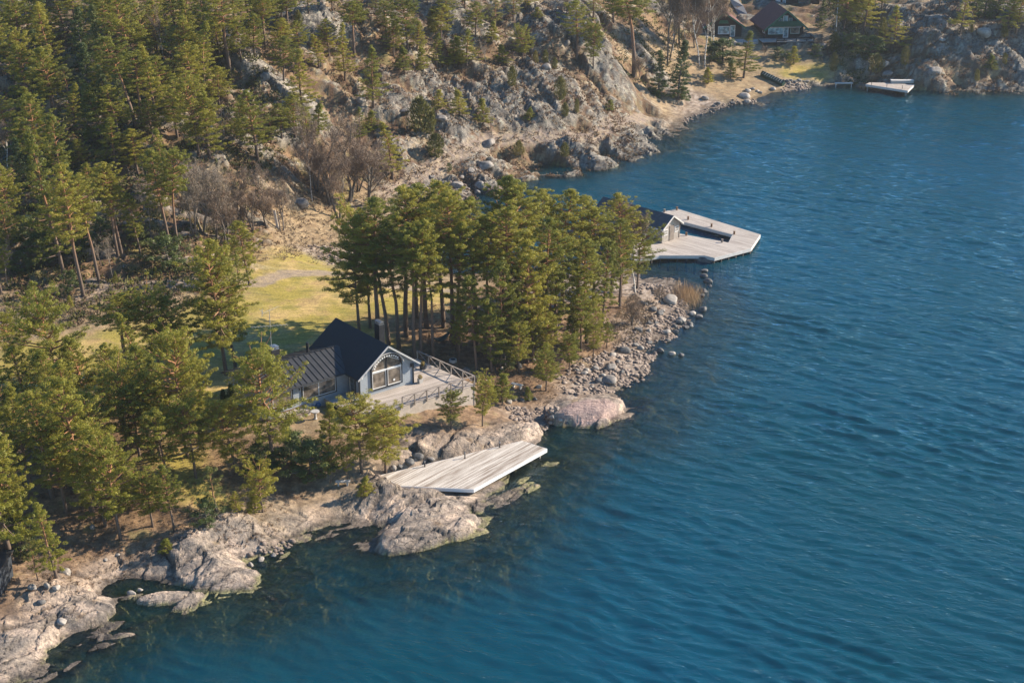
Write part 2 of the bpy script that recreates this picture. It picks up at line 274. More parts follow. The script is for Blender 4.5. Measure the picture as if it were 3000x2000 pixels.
CP = [  # u, v, height, kind of surface
 (-200, 1900, 1.6, 'S'), (60, 1880, 1.2, 'S'), (250, 1760, 1.5, 'S'), (130, 1720, 1.7, 'S'), (450, 1660, 1.5, 'S'), (620, 1650, 1.5, 'S'), (740, 1600, 1.5, 'S'), (540, 1590, 1.9, 'S'), (900, 1540, 1.1, 'S'), (700, 1710, .9, 'S'),
 (1050, 1480, 1.3, 'S'), (1150, 1470, 1.5, 'S'), (1250, 1490, 1.4, 'S'), (1230, 1570, 1.5, 'S'), (1380, 1465, 1.0, 'S'), (1060, 1535, .6, 'B'), (960, 1520, .8, 'B'),
 (100, 1690, 1.9, 'N'), (0, 1750, 1.8, 'N'), (250, 1640, 2.1, 'N'), (400, 1580, 2.2, 'N'), (300, 1500, 2.7, 'N'), (100, 1500, 2.8, 'N'), (480, 1480, 2.8, 'N'), (600, 1430, 2.9, 'L'), (650, 1530, 2.1, 'S'), (560, 1350, 3.2, 'L'), (600, 1250, 3.4, 'N'),
 (800, 1480, 1.9, 'D'), (950, 1450, 1.7, 'D'), (900, 1500, 1.4, 'S'), (850, 1525, 1.2, 'S'), (765, 1565, 1.5, 'S'), (1000, 1500, 1.1, 'S'), (570, 1620, 1.7, 'S'), (340, 1680, 1.6, 'S'), (1050, 1440, 1.5, 'D'), (900, 1400, 2.2, 'N'), (950, 1330, 2.8, 'N'), (800, 1330, 3.0, 'N'), (900, 1240, 3.4, 'D'), (1000, 1240, 3.3, 'D'), (750, 1200, 3.4, 'N'),
 (700, 1350, 2.9, 'N'), (300, 1400, 3.2, 'N'), (100, 1350, 3.6, 'N'), (350, 1250, 3.5, 'N'), (-200, 1500, 3.2, 'N'), (-200, 1200, 4.2, 'N'), (150, 1200, 3.8, 'L'), (500, 1200, 3.5, 'L'),
 (700, 1150, 3.5, 'L'), (900, 1130, 3.5, 'L'), (1000, 1000, 3.4, 'L'), (800, 970, 3.4, 'L'), (850, 850, 3.0, 'L'), (950, 900, 3.2, 'L'), (700, 920, 3.6, 'L'), (400, 1000, 3.9, 'L'), (150, 1030, 4.1, 'L'), (960, 800, 2.8, 'L'), (1050, 850, 2.8, 'L'), (1150, 880, 2.8, 'L'), (1250, 850, 2.0, 'L'), (1330, 830, 1.4, 'D'), (1150, 815, 1.6, 'D'),
 (860, 740, 2.9, 'L'), (820, 680, 3.2, 'D'), (900, 700, 2.2, 'D'), (930, 740, 1.8, 'B'), (1000, 745, 1.5, 'B'), (980, 640, 2.4, 'D'), (1100, 570, 2.6, 'D'), (1180, 590, 1.5, 'B'), (880, 620, 3.6, 'D'), (800, 620, 4.2, 'D'),
 (1300, 1100, 2.6, 'N'), (1250, 1000, 2.8, 'N'), (1200, 950, 2.8, 'N'), (1450, 1000, 2.3, 'N'), (1400, 930, 2.4, 'D'), (1600, 1000, 1.9, 'N'), (1750, 980, 1.5, 'N'), (1500, 900, 2.2, 'N'), (1700, 880, 1.6, 'N'), (1450, 1130, 2.0, 'N'), (1550, 1100, 1.7, 'N'), (1620, 850, 1.2, 'B'), (1450, 850, 1.6, 'N'),
 (1350, 1290, 2.0, 'S'), (1450, 1260, 1.9, 'S'), (1550, 1250, 1.4, 'S'), (1250, 1310, 1.8, 'S'), (1480, 1200, 1.5, 'B'), (1600, 1170, 1.1, 'S'), (1730, 1190, .6, 'S'), (1700, 1120, 1.2, 'B'), (1650, 1080, 1.5, 'N'), (1800, 1085, .9, 'B'), (1850, 1100, .6, 'S'), (1830, 1000, 1.0, 'B'), (1200, 1250, 3.1, 'N'), (1290, 1235, 3.0, 'N'), (1370, 1215, 2.9, 'N'), (1400, 1180, 2.8, 'N'),
 (1900, 930, .8, 'B'), (1960, 880, .7, 'B'), (1930, 840, .7, 'B'), (1860, 900, 1.1, 'N'),
 (450, 1050, 3.9, 'L'), (60, 960, 4.2, 'D'), (250, 940, 4.2, 'D'), (450, 890, 4.0, 'D'), (600, 850, 3.9, 'D'), (300, 900, 4.3, 'D'), (150, 880, 4.6, 'D'),
 (100, 800, 5.3, 'F'), (300, 800, 5.0, 'F'), (450, 790, 4.9, 'F'), (600, 760, 4.8, 'F'), (0, 700, 7.5, 'F'), (200, 650, 8, 'F'), (400, 650, 8, 'F'), (560, 650, 6.5, 'F'), (720, 650, 5.2, 'F'), (520, 560, 9.4, 'F'), (650, 560, 8.4, 'F'), (750, 590, 6.3, 'F'), (820, 560, 6.5, 'F'),
 (760, 475, 11.2, 'H'), (650, 480, 11.2, 'H'), (830, 490, 9.5, 'H'), (900, 500, 6.6, 'F'), (890, 560, 4.8, 'F'), (960, 520, 5.0, 'F'), (1000, 450, 7.0, 'F'), (900, 420, 9.5, 'F'), (700, 390, 12.5, 'F'), (780, 260, 16.0, 'H'), (720, 300, 14.2, 'H'), (820, 300, 14.2, 'H'),
 (400, 375, 15.0, 'H'), (300, 450, 12.5, 'F'), (500, 440, 12.0, 'F'), (200, 290, 15.5, 'F'), (20, 290, 15.2, 'H'), (100, 450, 12.5, 'F'), (0, 500, 11.5, 'F'), (550, 230, 17.5, 'F'), (350, 200, 18, 'F'), (130, 60, 21.5, 'H'), (180, 30, 22, 'H'), (300, 50, 22, 'F'), (600, 100, 20.5, 'F'), (480, 30, 22, 'F'), (930, 60, 20, 'H'), (1080, 60, 19, 'H'), (1000, 190, 14.5, 'H'), (880, 190, 16, 'F'), (1080, 230, 13.0, 'H'), (1180, 150, 15, 'F'),
 (1060, 300, 10.5, 'H'), (1180, 330, 8.8, 'H'), (1200, 280, 10.5, 'H'), (1000, 360, 9.0, 'H'), (1130, 420, 6.4, 'H'), (1250, 400, 6.5, 'H'), (1100, 470, 4.8, 'H'), (1129, 549, 2.7, 'H'), (1312, 473, 3.2, 'H'), (1437, 424, 3.3, 'H'), (1580, 406, 3.1, 'H'), (1736, 384, 2.8, 'H'), (1826, 344, 2.6, 'H'), (1893, 317, 2.2, 'H'), (1960, 310, 1.7, 'D'), (1900, 385, 1.2, 'S'), (1700, 440, 1.9, 'H'), (1520, 470, 2.1, 'H'), (1400, 500, 2.2, 'H'), (1620, 455, 2.0, 'H'), (1800, 420, 1.8, 'S'), (1310, 545, 1.4, 'S'),
 (1350, 225, 10.6, 'H'), (1450, 230, 10.4, 'S'), (1400, 300, 7.8, 'S'), (1500, 330, 6.6, 'S'), (1300, 250, 10.2, 'S'), (1600, 200, 10.6, 'S'), (1550, 250, 9.0, 'S'), (1680, 260, 7.6, 'H'), (1780, 250, 6.4, 'H'), (1840, 235, 6.4, 'H'), (1850, 300, 3.6, 'H'), (1650, 330, 5.2, 'H'), (1450, 380, 5.0, 'H'), (1500, 150, 11.8, 'H'), (1400, 170, 12.0, 'F'), (1580, 110, 13.6, 'H'), (1580, 50, 16.2, 'S'), (1650, 60, 15.4, 'S'), (1500, 60, 15.5, 'H'), (1750, 100, 12.0, 'H'), (1860, 150, 9.0, 'H'), (1780, 190, 8.8, 'H'), (1700, 20, 16, 'H'), (1350, 30, 18, 'H'), (1850, 40, 12, 'F'),
 (1930, 260, 2.8, 'H'), (1960, 200, 4.2, 'D'), (2000, 150, 4.4, 'D'), (2040, 220, 3.0, 'D'), (2120, 240, 2.2, 'D'), (2080, 290, 1.2, 'B'), (2000, 320, 1.1, 'B'), (2180, 265, 1.4, 'D'), (2200, 290, 1.2, 'S'), (2250, 215, 2.4, 'D'), (2330, 200, 2.6, 'L'), (2400, 200, 2.3, 'L'), (2450, 220, 1.6, 'S'), (2350, 245, 1.1, 'B'), (2420, 240, 1.2, 'S'),
 (2250, 140, 4.0, 'D'), (2180, 150, 4.2, 'D'), (2300, 150, 4.0, 'D'), (2140, 105, 5.0, 'D'), (2250, 105, 5.0, 'D'), (2380, 125, 4.8, 'H'), (2430, 95, 5.0, 'D'), (2480, 150, 3.8, 'D'), (2530, 200, 2.6, 'H'), (2200, 50, 6.2, 'F'), (2140, 20, 6.8, 'F'), (2380, 50, 6.0, 'F'), (2400, 10, 7.0, 'F'), (2050, 100, 5.6, 'F'), (1990, 90, 7.0, 'F'),
 (2580, 140, 5.4, 'H'), (2600, 230, 2.0, 'S'), (2680, 190, 4.0, 'H'), (2700, 240, 2.2, 'S'), (2780, 240, 2.1, 'S'), (2850, 245, 1.4, 'S'), (2950, 235, 2.3, 'S'), (2800, 180, 4.8, 'H'), (2900, 180, 4.8, 'H'), (2700, 120, 6.8, 'H'), (2700, 60, 9.5, 'S'), (2860, 105, 7.6, 'S'), (2950, 120, 6.8, 'S'), (2600, 40, 9.5, 'H'), (2850, 40, 11, 'H'), (2950, 60, 9.5, 'H'), (2500, 60, 7.0, 'F'), (3100, 100, 8, 'H'), (3100, 230, 3, 'S'), (3300, 150, 7, 'F')]
cpx = np.array([P(u, v, z) for u, v, z, k in CP]); cpk = [k for _, _, _, k in CP]
far_pts = np.array([(-260, 150, 9), (-260, 260, 22), (-160, 330, 27), (-60, 330, 26), (20, 350, 20), (60, 380, 10), (110, 380, 12), (160, 400, 16), (-200, 500, 34), (0, 520, 34), (200, 520, 24), (0, 900, 40), (-500, 600, 40), (500, 600, 30), (-160, 110, 5), (-120, 60, 3)], float)
RX = np.vstack([cpx, far_pts])
def _phi(d): return d   # biharmonic-like in 2-D, robust
def _fit():
    D = np.hypot(RX[:, None, 0]-RX[None, :, 0], RX[:, None, 1]-RX[None, :, 1])
    n = len(RX); A = np.zeros((n+3, n+3)); A[:n, :n] = -D + np.eye(n)*2.0
    A[:n, n] = 1; A[:n, n+1] = RX[:, 0]/100; A[:n, n+2] = RX[:, 1]/100; A[n:, :n] = A[:n, n:].T
    return np.linalg.solve(A, np.r_[RX[:, 2], 0, 0, 0])
_w = _fit()
def base_h(x, y):
    r = _w[-3]+_w[-2]*x/100+_w[-1]*y/100
    for (px, py, _), w in zip(RX, _w[:len(RX)]): r = r-w*np.hypot(x-px, y-py)
    return r

HA = (-14.6, 143.8); HANG = math.radians(38)
def house_xy(u, v):
    return HA[0]+u*math.cos(HANG)-v*math.sin(HANG), HA[1]+u*math.sin(HANG)+v*math.cos(HANG)
DECK_UV = [(-2.7, 2.2), (-2.3, -2.6), (1.0, -3.9), (10.7, -4.2), (10.0, 4.8), (6.2, 4.8)]
deck_poly = [house_xy(*p) for p in DECK_UV]
wing_poly = [house_xy(*p) for p in ((-9.2, 2.2), (6.2, 0), (6.2, 9), (-9.2, 9))]
NEAR_PX = [(1387, 1432), (1172, 1422), (1112, 1392), (1246, 1360), (1529, 1291), (1602, 1314)]
NEAR_Z = .95
near_poly = [P(u, v, NEAR_Z)[:2] for u, v in NEAR_PX]
FAR_Z = .85
FAR_PX = [(1936, 622), (1985, 612), (2227, 687), (2200, 727), (2093, 755), (2063, 748), (1932, 748), (1857, 762), (1842, 752), (1862, 720), (1905, 683), (1994, 685), (2135, 711), (2147, 687), (1997, 648)]
far_poly = [P(u, v, FAR_Z)[:2] for u, v in FAR_PX]

KINDS_ = 'SHFNDLBR'
PATHS = [([(1129, 549), (1220, 508), (1312, 473), (1437, 424), (1580, 406), (1736, 384), (1826, 344), (1893, 317)], 3.0, 1.1),
         ([(-100, 990), (100, 960), (250, 905), (330, 880), (450, 862), (600, 850), (760, 835), (830, 800), (900, 790), (1000, 780), (1160, 812), (1330, 812)], 3.2, 1.15)]
def line_d(x, y, pts):
    d2 = np.full(x.shape, 1e18)
    for (ax, ay), (bx, by) in zip(pts[:-1], pts[1:]):
        ex, ey = bx-ax, by-ay; t = np.clip(((x-ax)*ex+(y-ay)*ey)/(ex*ex+ey*ey), 0, 1)
        d2 = np.minimum(d2, (x-ax-t*ex)**2+(y-ay-t*ey)**2)
    return np.sqrt(d2)

def facet(x, y, s=0, tilt=.9):
    """broken rock: every cell a block with its own height and dip; also the distance to the nearest crack"""
    xi = np.floor(x).astype(np.int64); yi = np.floor(y).astype(np.int64); b1 = np.full(x.shape, 1e9); b2 = np.full(x.shape, 1e9); val = np.zeros(x.shape)
    for i in (-1, 0, 1):
        for j in (-1, 0, 1):
            cx = xi+i; cy = yi+j; h1 = _perm[(_perm[(cx+s*57) & 4095]+cy) & 4095]; h2 = _perm[(h1+911) & 4095]; h3 = _perm[(h2+333) & 4095]; h4 = _perm[(h3+77) & 4095]
            px = cx+h1/4096.; py = cy+h2/4096.; d = np.sqrt((x-px)**2+(y-py)**2)
            k = d < b1; b2 = np.where(k, b1, np.minimum(b2, d)); b1 = np.where(k, d, b1)
            val = np.where(k, h3/4096.-.5+tilt*((x-px)*(h4/4096.-.5)+(y-py)*(h2/4096.-.35)), val)
    return val, b2-b1
ROCKM = [None]
def terrain(x, y):
    """returns height and albedo"""
    jx = x+fbm(x, y, 6, 40, 3)*1.3; jy = y+fbm(x, y, 6, 50, 3)*1.3
    wx = x+fbm(x, y, 14, 60, 3)*4; wy = y+fbm(x, y, 14, 70, 3)*4
    near = sstep(215, 170, y)
    sdv = poly_sd(lerp(x, jx, .6), lerp(y, jy, .6), shore)
    # surface kinds: nearest control points, soft borders
    w = {k: 0 for k in KINDS_}; tot = 0
    for (px, py, _), k in zip(cpx, cpk):
        q = 1.0/(((wx-px)**2+(wy-py)**2)**2.2+30.0); w[k] = w[k]+q; tot = tot+q
    for k in w: w[k] = w[k]/tot
    farw = sstep(400, 460, y); 
    for k in w: w[k] = w[k]*(1-farw)
    w['F'] = w['F']+farw
    b = base_h(x, y)
    sink = 0
    land = np.maximum(sdv, 0)
    Ls = lerp(5.0, 2.2, near*w['S']+w['H']*.3)
    h = np.where(sdv > 0, np.maximum(b, .35)*(1-np.exp(-land/Ls)), 0)
    dd = np.maximum(-sdv, 0)
    h = h-np.where(sdv <= 0, .13*dd+.5*np.maximum(0, dd-lerp(2.5, 6.0, near)), 0)
    # rocks: rounded bumps with creases between them, stretched along the strike
    a1 = lerp(math.radians(-58), math.radians(38), near)
    ca, sa = np.cos(a1), np.sin(a1)
    ux, uy = (jx*ca+jy*sa)/2.3, (-jx*sa+jy*ca)
    n1 = np.abs(perlin(ux/4.2, uy/4.2, 1)); n2 = np.abs(perlin(ux/1.9, uy/1.9, 2)); n3 = np.abs(perlin(ux/.8, uy/.8, 3)); n4 = np.abs(perlin(jx/.35, jy/.35, 4))
    big = np.abs(perlin(ux/9.5, uy/9.5, 5))
    qx, qy = ux+fbm(x, y, 2.5, 120, 3)*.35, uy+fbm(x, y, 2.5, 130, 3)*.5
    k1, e1 = facet(qx/3.6, qy/3.6, 1); k2, e2 = facet(qx/1.5, qy/1.5, 2); k3, e3 = facet(qx/.62, qy/.62, 3)
    crack = .32*np.exp(-(e1/.055)**2)+.20*np.exp(-(e2/.07)**2)+.07*np.exp(-(e3/.10)**2)
    rs = .6*(n1-.28)+.15*(n2-.28)+.72*k1+.50*k2+.26*k3-crack*.6
    rh = 3.0*(big-.25)+.3*(n1-.28)+.60*k1+.30*k2+.13*k3-crack*.6
    led = sstep(-.06, .06, perlin(jx/8.5+3.3, jy/6.0, 9))*1.3+sstep(-.05, .05, perlin(jx/4.0, jy/3.4+7, 10))*.2-.75
    soft = fbm(x, y, 5, 20, 4)*.25+fbm(x, y, 1.2, 25, 3)*.10
    smooth = fbm(x, y, 12, 30, 3)*.12+fbm(x, y, 1.0, 35, 2)*.02
    rockw = np.clip(w['S']*1.25, 0, 1); hillw = np.clip(w['H'], 0, 1); forw = np.clip(w['F'], 0, 1)
    edge = lerp(.30, 1.0, sstep(0, 4, np.abs(sdv)))
    disp = rockw*rs*edge*lerp(1.35, 1.0, near)+hillw*(rh+led)+forw*(.45*rh+.55*led+soft)+w['N']*(soft+.12*(n2-.28))+w['D']*soft*.7+(w['L']+w['R'])*smooth+w['B']*(.16*(n3-.28)+.22*(n4-.28)+soft*.4)
    disp = disp*sstep(-9, -1, sdv)
    h = h+disp
    for poly, hh in ISLETS:
        pw = [P(u, v, 0)[:2] for u, v in poly]; s_ = poly_sd(jx*.4+x*.6, jy*.4+y*.6, pw)
        h = np.where(s_ > -3, np.maximum(h, np.where(s_ > 0, hh*(1-np.exp(-s_/1.3)), .28*s_)+rs*.55*sstep(-2, .6, s_)), h)
    # the two whaleback domes by the point
    for (u, v, z0, rl, rsft, hgt, ang) in ((1718, 1200, .65, 4.2, 2.1, 1.0, 22), (1730, 1246, -.1, 2.1, .9, .7, 8), (1250, 1560, .3, 5.2, 2.4, .9, 32), (240, 1800, .4, 2.6, 1.7, .9, 30), (1420, 1275, 1.0, 6.0, 2.0, .7, 28), (660, 1690, .3, 3.2, 1.1, .6, 20), (1275, 1446, .40, 3.2, .65, .62, 2), (490, 1755, 0, 3.0, 1.0, .8, 10), (60, 1870, .5, 3.0, 1.6, .8, 35)):
        cx, cy, _ = P(u, v, z0); c, s_ = math.cos(math.radians(ang)), math.sin(math.radians(ang))
        ex = ((x-cx)*c+(y-cy)*s_)/rl; ey = (-(x-cx)*s_+(y-cy)*c)/rsft; r2 = ex*ex+ey*ey+perlin(x/2.2, y/2.2, 77)*.25
        h = np.where(r2 < 1.2, np.maximum(h, lerp(h, z0+hgt*np.sqrt(np.clip(1-r2, 0, 1))+(.10 if u == 1718 else .42)*rs, sstep(1.0, .8, r2))), h)
    # paths are levelled
    pth = np.zeros(x.shape)
    for px_, z_, wd in PATHS:
        pp = [P(u, v, z_)[:2] for u, v in px_]; d = line_d(x, y, pp); f = sstep(wd+1.6, wd*.6, d); h = h-f*disp*.9; pth = np.maximum(pth, sstep(wd+.35, wd-.25, d+fbm(x, y, 1.5, 33, 2)*.6))
    # under buildings and decks
    def cap(h, poly, z, soft_=1.2):
        s_ = poly_sd(x, y, poly); return lerp(h, np.minimum(h, z), sstep(-soft_, 0, s_))
    h = cap(h, wing_poly, 3.3); h = cap(h, deck_poly, 3.2, .6)
    h = cap(h, near_poly, .30, 1.0); h = cap(h, far_poly, .05, .5)
    # ---- albedo
    f1 = fbm(x, y, 3.0, 80, 5); f2 = fbm(x, y, .7, 90, 4); f3 = fbm(x, y, 9, 95, 4); f4 = fbm(x, y, .3, 97, 2)
    def col(c): return np.array(c)[None, :]*np.ones((len(x), 1))
    def mix(a, b_, t): return a*(1-t[:, None])+b_*t[:, None]
    rock_n = mix(col((.36, .30, .25)), col((.58, .46, .37)), sstep(-.25, .35, f1+f2*.4)); rock_n = mix(rock_n, col((.20, .18, .165)), sstep(.02, .30, fbm(ux, uy, 1.3, 101, 4))*.75)
    rock_h = mix(col((.19, .175, .155)), col((.36, .325, .275)), sstep(-.3, .35, f1+f2*.5)); rock_h = mix(rock_h, col((.44, .43, .34)), sstep(.22, .34, f2+f4*.4)*.7); rock_h = mix(rock_h, col((.12, .12, .12)), sstep(.18, .4, fbm(x, y, 1.1, 102, 4))*.6)
    rock = mix(rock_h, rock_n, near)
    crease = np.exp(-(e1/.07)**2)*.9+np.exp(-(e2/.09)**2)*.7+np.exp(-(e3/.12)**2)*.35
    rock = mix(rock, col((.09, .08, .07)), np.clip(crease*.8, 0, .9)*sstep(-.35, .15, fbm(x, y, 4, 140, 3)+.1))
    soil = mix(col((.14, .085, .050)), col((.30, .195, .11)), sstep(-.3, .35, f1*.6+f2*.6)); moss = col((.17, .165, .045))
    heath = mix(col((.15, .09, .055)), col((.23, .175, .095)), sstep(-.1, .25, f2)); straw = mix(col((.25, .18, .105)), col((.38, .29, .175)), sstep(-.3, .3, f2+f1*.5))
    lawn = mix(col((.33, .27, .062)), col((.52, .375, .15)), sstep(-.25, .35, f3*.8+f1*.5+f2*.25)); lawn = mix(lawn, col((.26, .17, .09)), sstep(.20, .36, f1+f2*.6)*.45); lawn = mix(lawn, col((.19, .19, .05)), sstep(.05, .3, fbm(x, y, 2.2, 160, 4))*.45)
    gravel = mix(col((.22, .17, .135)), col((.44, .37, .31)), sstep(-.2, .3, f2+f4*.7)); road = mix(col((.29, .23, .19)), col((.38, .31, .255)), sstep(-.2, .3, f2))
    # hill: rock on the crests, heath and litter in the hollows
    hr = sstep(-.30, .20, rh*.42+led*.25+f2*.7+f1*.7-.10); hsurf = mix(mix(heath, straw, sstep(0, .3, f1+f4*.4)), rock, hr)
    fsurf = mix(mix(soil, moss, sstep(.05, .3, f1)*.6), rock, sstep(.15, .5, rh*.6+led*.35+f2*.6)); 
    ssurf = mix(rock, mix(soil, straw, sstep(-.1, .2, f2)), sstep(.16, .05, n1+n2*.5)*sstep(.5, 1.2, h)*.75)
    c = hsurf*w['H'][:, None]+fsurf*w['F'][:, None]+ssurf*w['S'][:, None]+mix(soil, moss, sstep(.22, .4, f1)*.5)*w['N'][:, None]+mix(straw, soil, sstep(.05, .35, f1+f2*.5)*.6)*w['D'][:, None]+lawn*w['L'][:, None]+mix(gravel, soil, sstep(.2, .4, f1)*.4)*w['B'][:, None]+road*w['R'][:, None]
    c = mix(c, mix(road, straw, sstep(-.1, .2, f2)*.6), pth*.85)
    # the pink dome
    cx, cy, _ = P(1722, 1190, 1.6); r2 = (((x-cx)*.9+(y-cy)*.42)/3.6)**2+((-(x-cx)*.42+(y-cy)*.9)/1.6)**2
    c = mix(c, col((.46, .33, .30)), sstep(1.1, .5, r2+f2*.3)*.8)
    # waterline algae, then weed-covered bottom
    alg = sstep(.20, .06, h+f2*.15)*sstep(-.4, -.05, h)*near*sstep(-.1, .25, f3+f2*.4)*sstep(.3, .7, w['S'])
    c = c*(1-.5*sstep(.32, .10, h+f2*.10)*sstep(-.3, .0, h))[:, None]
    c = mix(c, col((.30, .30, .12)), alg*.6)
    c = mix(c, mix(col((.22, .185, .055)), col((.38, .34, .17)), sstep(-.1, .25, f1+f2*.5)), sstep(-.02, -.35, h))
    ROCKM[0] = np.clip((hr*w['H']+sstep(.15, .5, rh*.6+led*.35+f2*.6)*w['F']+w['S'])*sstep(-.5, .1, h), 0, 1)
    return h, c

nc, r1 = 900, 960
angs = np.linspace(math.radians(-33), math.radians(33), nc)
rad = np.concatenate([np.linspace(35, 84, 12), np.geomspace(85, 470, r1), np.geomspace(480, 2400, 40)])
AA, RR = np.meshgrid(angs, rad)
GX = (RR*np.sin(AA)).ravel(); GY = (RR*np.cos(AA)).ravel()
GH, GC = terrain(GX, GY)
nr = len(rad)
def grid_faces(nr, nc, c0=0):
    i = np.arange(nr-1)[:, None]*nc+np.arange(nc-1)[None, :]; i = i.ravel()
    return np.stack([i, i+1, i+nc+1, i+nc], 1)
def with_col(me, cols, name='Col'):
    a = me.color_attributes.new(name, 'FLOAT_COLOR', 'POINT')
    a.data.foreach_set("color", np.concatenate([cols, np.ones((len(cols), 1))], 1).astype(np.float32).ravel())
Hgrid = GH.reshape(nr, nc); lograd = np.log(rad)
def gz(x, y):
    """ground height at a point"""
    r = math.hypot(x, y); a = math.atan2(x, y)
    fi = float(np.interp(math.log(max(r, rad[0])), lograd, np.arange(nr))); fj = (a-angs[0])/(angs[1]-angs[0]); fj = min(max(fj, 0), nc-1.001); fi = min(fi, nr-1.001)
    i, j = int(fi), int(fj); a_, b_ = fi-i, fj-j
    return float((Hgrid[i, j]*(1-b_)+Hgrid[i, j+1]*b_)*(1-a_)+(Hgrid[i+1, j]*(1-b_)+Hgrid[i+1, j+1]*b_)*a_)
def hit(u, v):
    """where the line of sight through a point of the photograph meets the ground"""
    a = (u-1500)/F_PX; b = (1000-v)/F_PX; d = (a, ct+b*st, -st+b*ct); n = math.hypot(a, d[1])
    j = (math.atan2(a, d[1])-angs[0])/(angs[1]-angs[0]); j0 = int(min(max(j, 0), nc-2)); f = j-j0
    prof = Hgrid[:, j0]*(1-f)+Hgrid[:, j0+1]*f; ray = CAM_H+rad/n*d[2]
    k = int(np.argmax(ray < np.maximum(prof, 0))); 
    if k == 0: k = nr-1
    g0 = ray[k-1]-max(prof[k-1], 0); g1 = ray[k]-max(prof[k], 0); f = g0/(g0-g1+1e-9); r = rad[k-1]+(rad[k]-rad[k-1])*f
    x, y = a*r/n, d[1]*r/n
    return x, y, gz(x, y)

def ground_material():
    m, t, p = nt("ground_cover")
    at = N(t, "ShaderNodeAttribute", attribute_name="Col"); tc = N(t, "ShaderNodeTexCoord")
    n1 = N(t, "ShaderNodeTexNoise", i={'Scale': 4.5, 'Detail': 8, 'Roughness': .7}); t.links.new(tc.outputs['Object'], n1.inputs[0])
    mp = N(t, "ShaderNodeMapping"); mp.inputs['Rotation'].default_value = (0, 0, -math.radians(35)); mp.inputs['Scale'].default_value = (.3, 1.4, 1); t.links.new(tc.outputs['Object'], mp.inputs[0])
    n2 = N(t, "ShaderNodeTexNoise", i={'Scale': 1.2, 'Detail': 6, 'Roughness': .6, 'Distortion': .6}); t.links.new(mp.outputs[0], n2.inputs[0])
    vo = N(t, "ShaderNodeTexVoronoi", feature='DISTANCE_TO_EDGE', i={'Scale': .55}); t.links.new(mp.outputs[0], vo.inputs[0])
    a = ramp(t, n1.outputs[0], [(.30, (.55, .55, .56)), (.5, (.98, .98, .98)), (.72, (1.38, 1.36, 1.3))])
    b = ramp(t, n2.outputs[0], [(.35, (.78, .78, .80)), (.62, (1.12, 1.10, 1.07))])
    m1 = N(t, "ShaderNodeMix", data_type='RGBA', blend_type='MULTIPLY'); m1.inputs[0].default_value = 1; t.links.new(at.outputs[0], m1.inputs[6]); t.links.new(a, m1.inputs[7])
    m2 = N(t, "ShaderNodeMix", data_type='RGBA', blend_type='MULTIPLY'); m2.inputs[0].default_value = 1; t.links.new(m1.outputs[2], m2.inputs[6]); t.links.new(b, m2.inputs[7])
    rk = N(t, "ShaderNodeAttribute", attribute_name="rock")
    vn = N(t, "ShaderNodeTexNoise", i={'Scale': .9, 'Detail': 4}); t.links.new(tc.outputs['Object'], vn.inputs[0])
    vd = N(t, "ShaderNodeVectorMath", operation='MULTIPLY_ADD'); t.links.new(vn.outputs[1], vd.inputs[0]); vd.inputs[1].default_value = (.9, .9, .8); t.links.new(mp.outputs[0], vd.inputs[2])
    v2 = N(t, "ShaderNodeTexVoronoi", feature='DISTANCE_TO_EDGE', i={'Scale': 1.1}); t.links.new(vd.outputs[0], v2.inputs[0])
    c1_ = ramp(t, v2.outputs[0], [(.0, (.38, .36, .34)), (.022, (1, 1, 1))])
    cn_ = N(t, 'ShaderNodeTexNoise', i={'Scale': .5, 'Detail': 3}); t.links.new(tc.outputs['Object'], cn_.inputs[0]); cm_ = N(t, 'ShaderNodeMapRange', i={'From Min': .47, 'From Max': .60}); t.links.new(cn_.outputs[0], cm_.inputs[0]); ck_f = N(t, 'ShaderNodeMath', operation='MULTIPLY'); t.links.new(rk.outputs[2], ck_f.inputs[0]); t.links.new(cm_.outputs[0], ck_f.inputs[1])
    m3 = N(t, "ShaderNodeMix", data_type='RGBA', blend_type='MULTIPLY'); t.links.new(ck_f.outputs[0], m3.inputs[0]); t.links.new(m2.outputs[2], m3.inputs[6]); t.links.new(c1_, m3.inputs[7])
    lich = N(t, "ShaderNodeTexNoise", i={'Scale': 1.9, 'Detail': 9, 'Roughness': .75}); t.links.new(tc.outputs['Object'], lich.inputs[0])
    lc = ramp(t, lich.outputs[0], [(.40, (.62, .62, .64)), (.5, (1, 1, 1)), (.60, (1.0, 1.0, .98)), (.66, (1.35, 1.32, 1.2))])
    m4 = N(t, "ShaderNodeMix", data_type='RGBA', blend_type='MULTIPLY'); t.links.new(rk.outputs[2], m4.inputs[0]); t.links.new(m3.outputs[2], m4.inputs[6]); t.links.new(lc, m4.inputs[7]); m2 = m4
    t.links.new(m2.outputs[2], p.inputs['Base Color']); p.inputs['Roughness'].default_value = .88; p.inputs['Specular IOR Level'].default_value = .2
    bp = N(t, "ShaderNodeBump", i={'Strength': .55, 'Distance': .12}); t.links.new(n1.outputs[0], bp.inputs['Height'])
    ck = N(t, "ShaderNodeMapRange", i={'From Min': 0, 'From Max': .035}); t.links.new(v2.outputs[0], ck.inputs[0])
    bpm = N(t, 'ShaderNodeBump', i={'Strength': .9, 'Distance': .20}); lm = N(t, 'ShaderNodeMath', operation='MULTIPLY'); t.links.new(lich.outputs[0], lm.inputs[0]); t.links.new(rk.outputs[2], lm.inputs[1]); t.links.new(lm.outputs[0], bpm.inputs['Height']); t.links.new(bp.outputs[0], bpm.inputs['Normal']); bp = bpm
    bp2 = N(t, "ShaderNodeBump", i={'Strength': .8, 'Distance': .10}); hm_ = N(t, 'ShaderNodeMath', operation='MULTIPLY'); t.links.new(ck.outputs[0], hm_.inputs[0]); t.links.new(ck_f.outputs[0], hm_.inputs[1]); t.links.new(hm_.outputs[0], bp2.inputs['Height']); t.links.new(bp.outputs[0], bp2.inputs['Normal'])
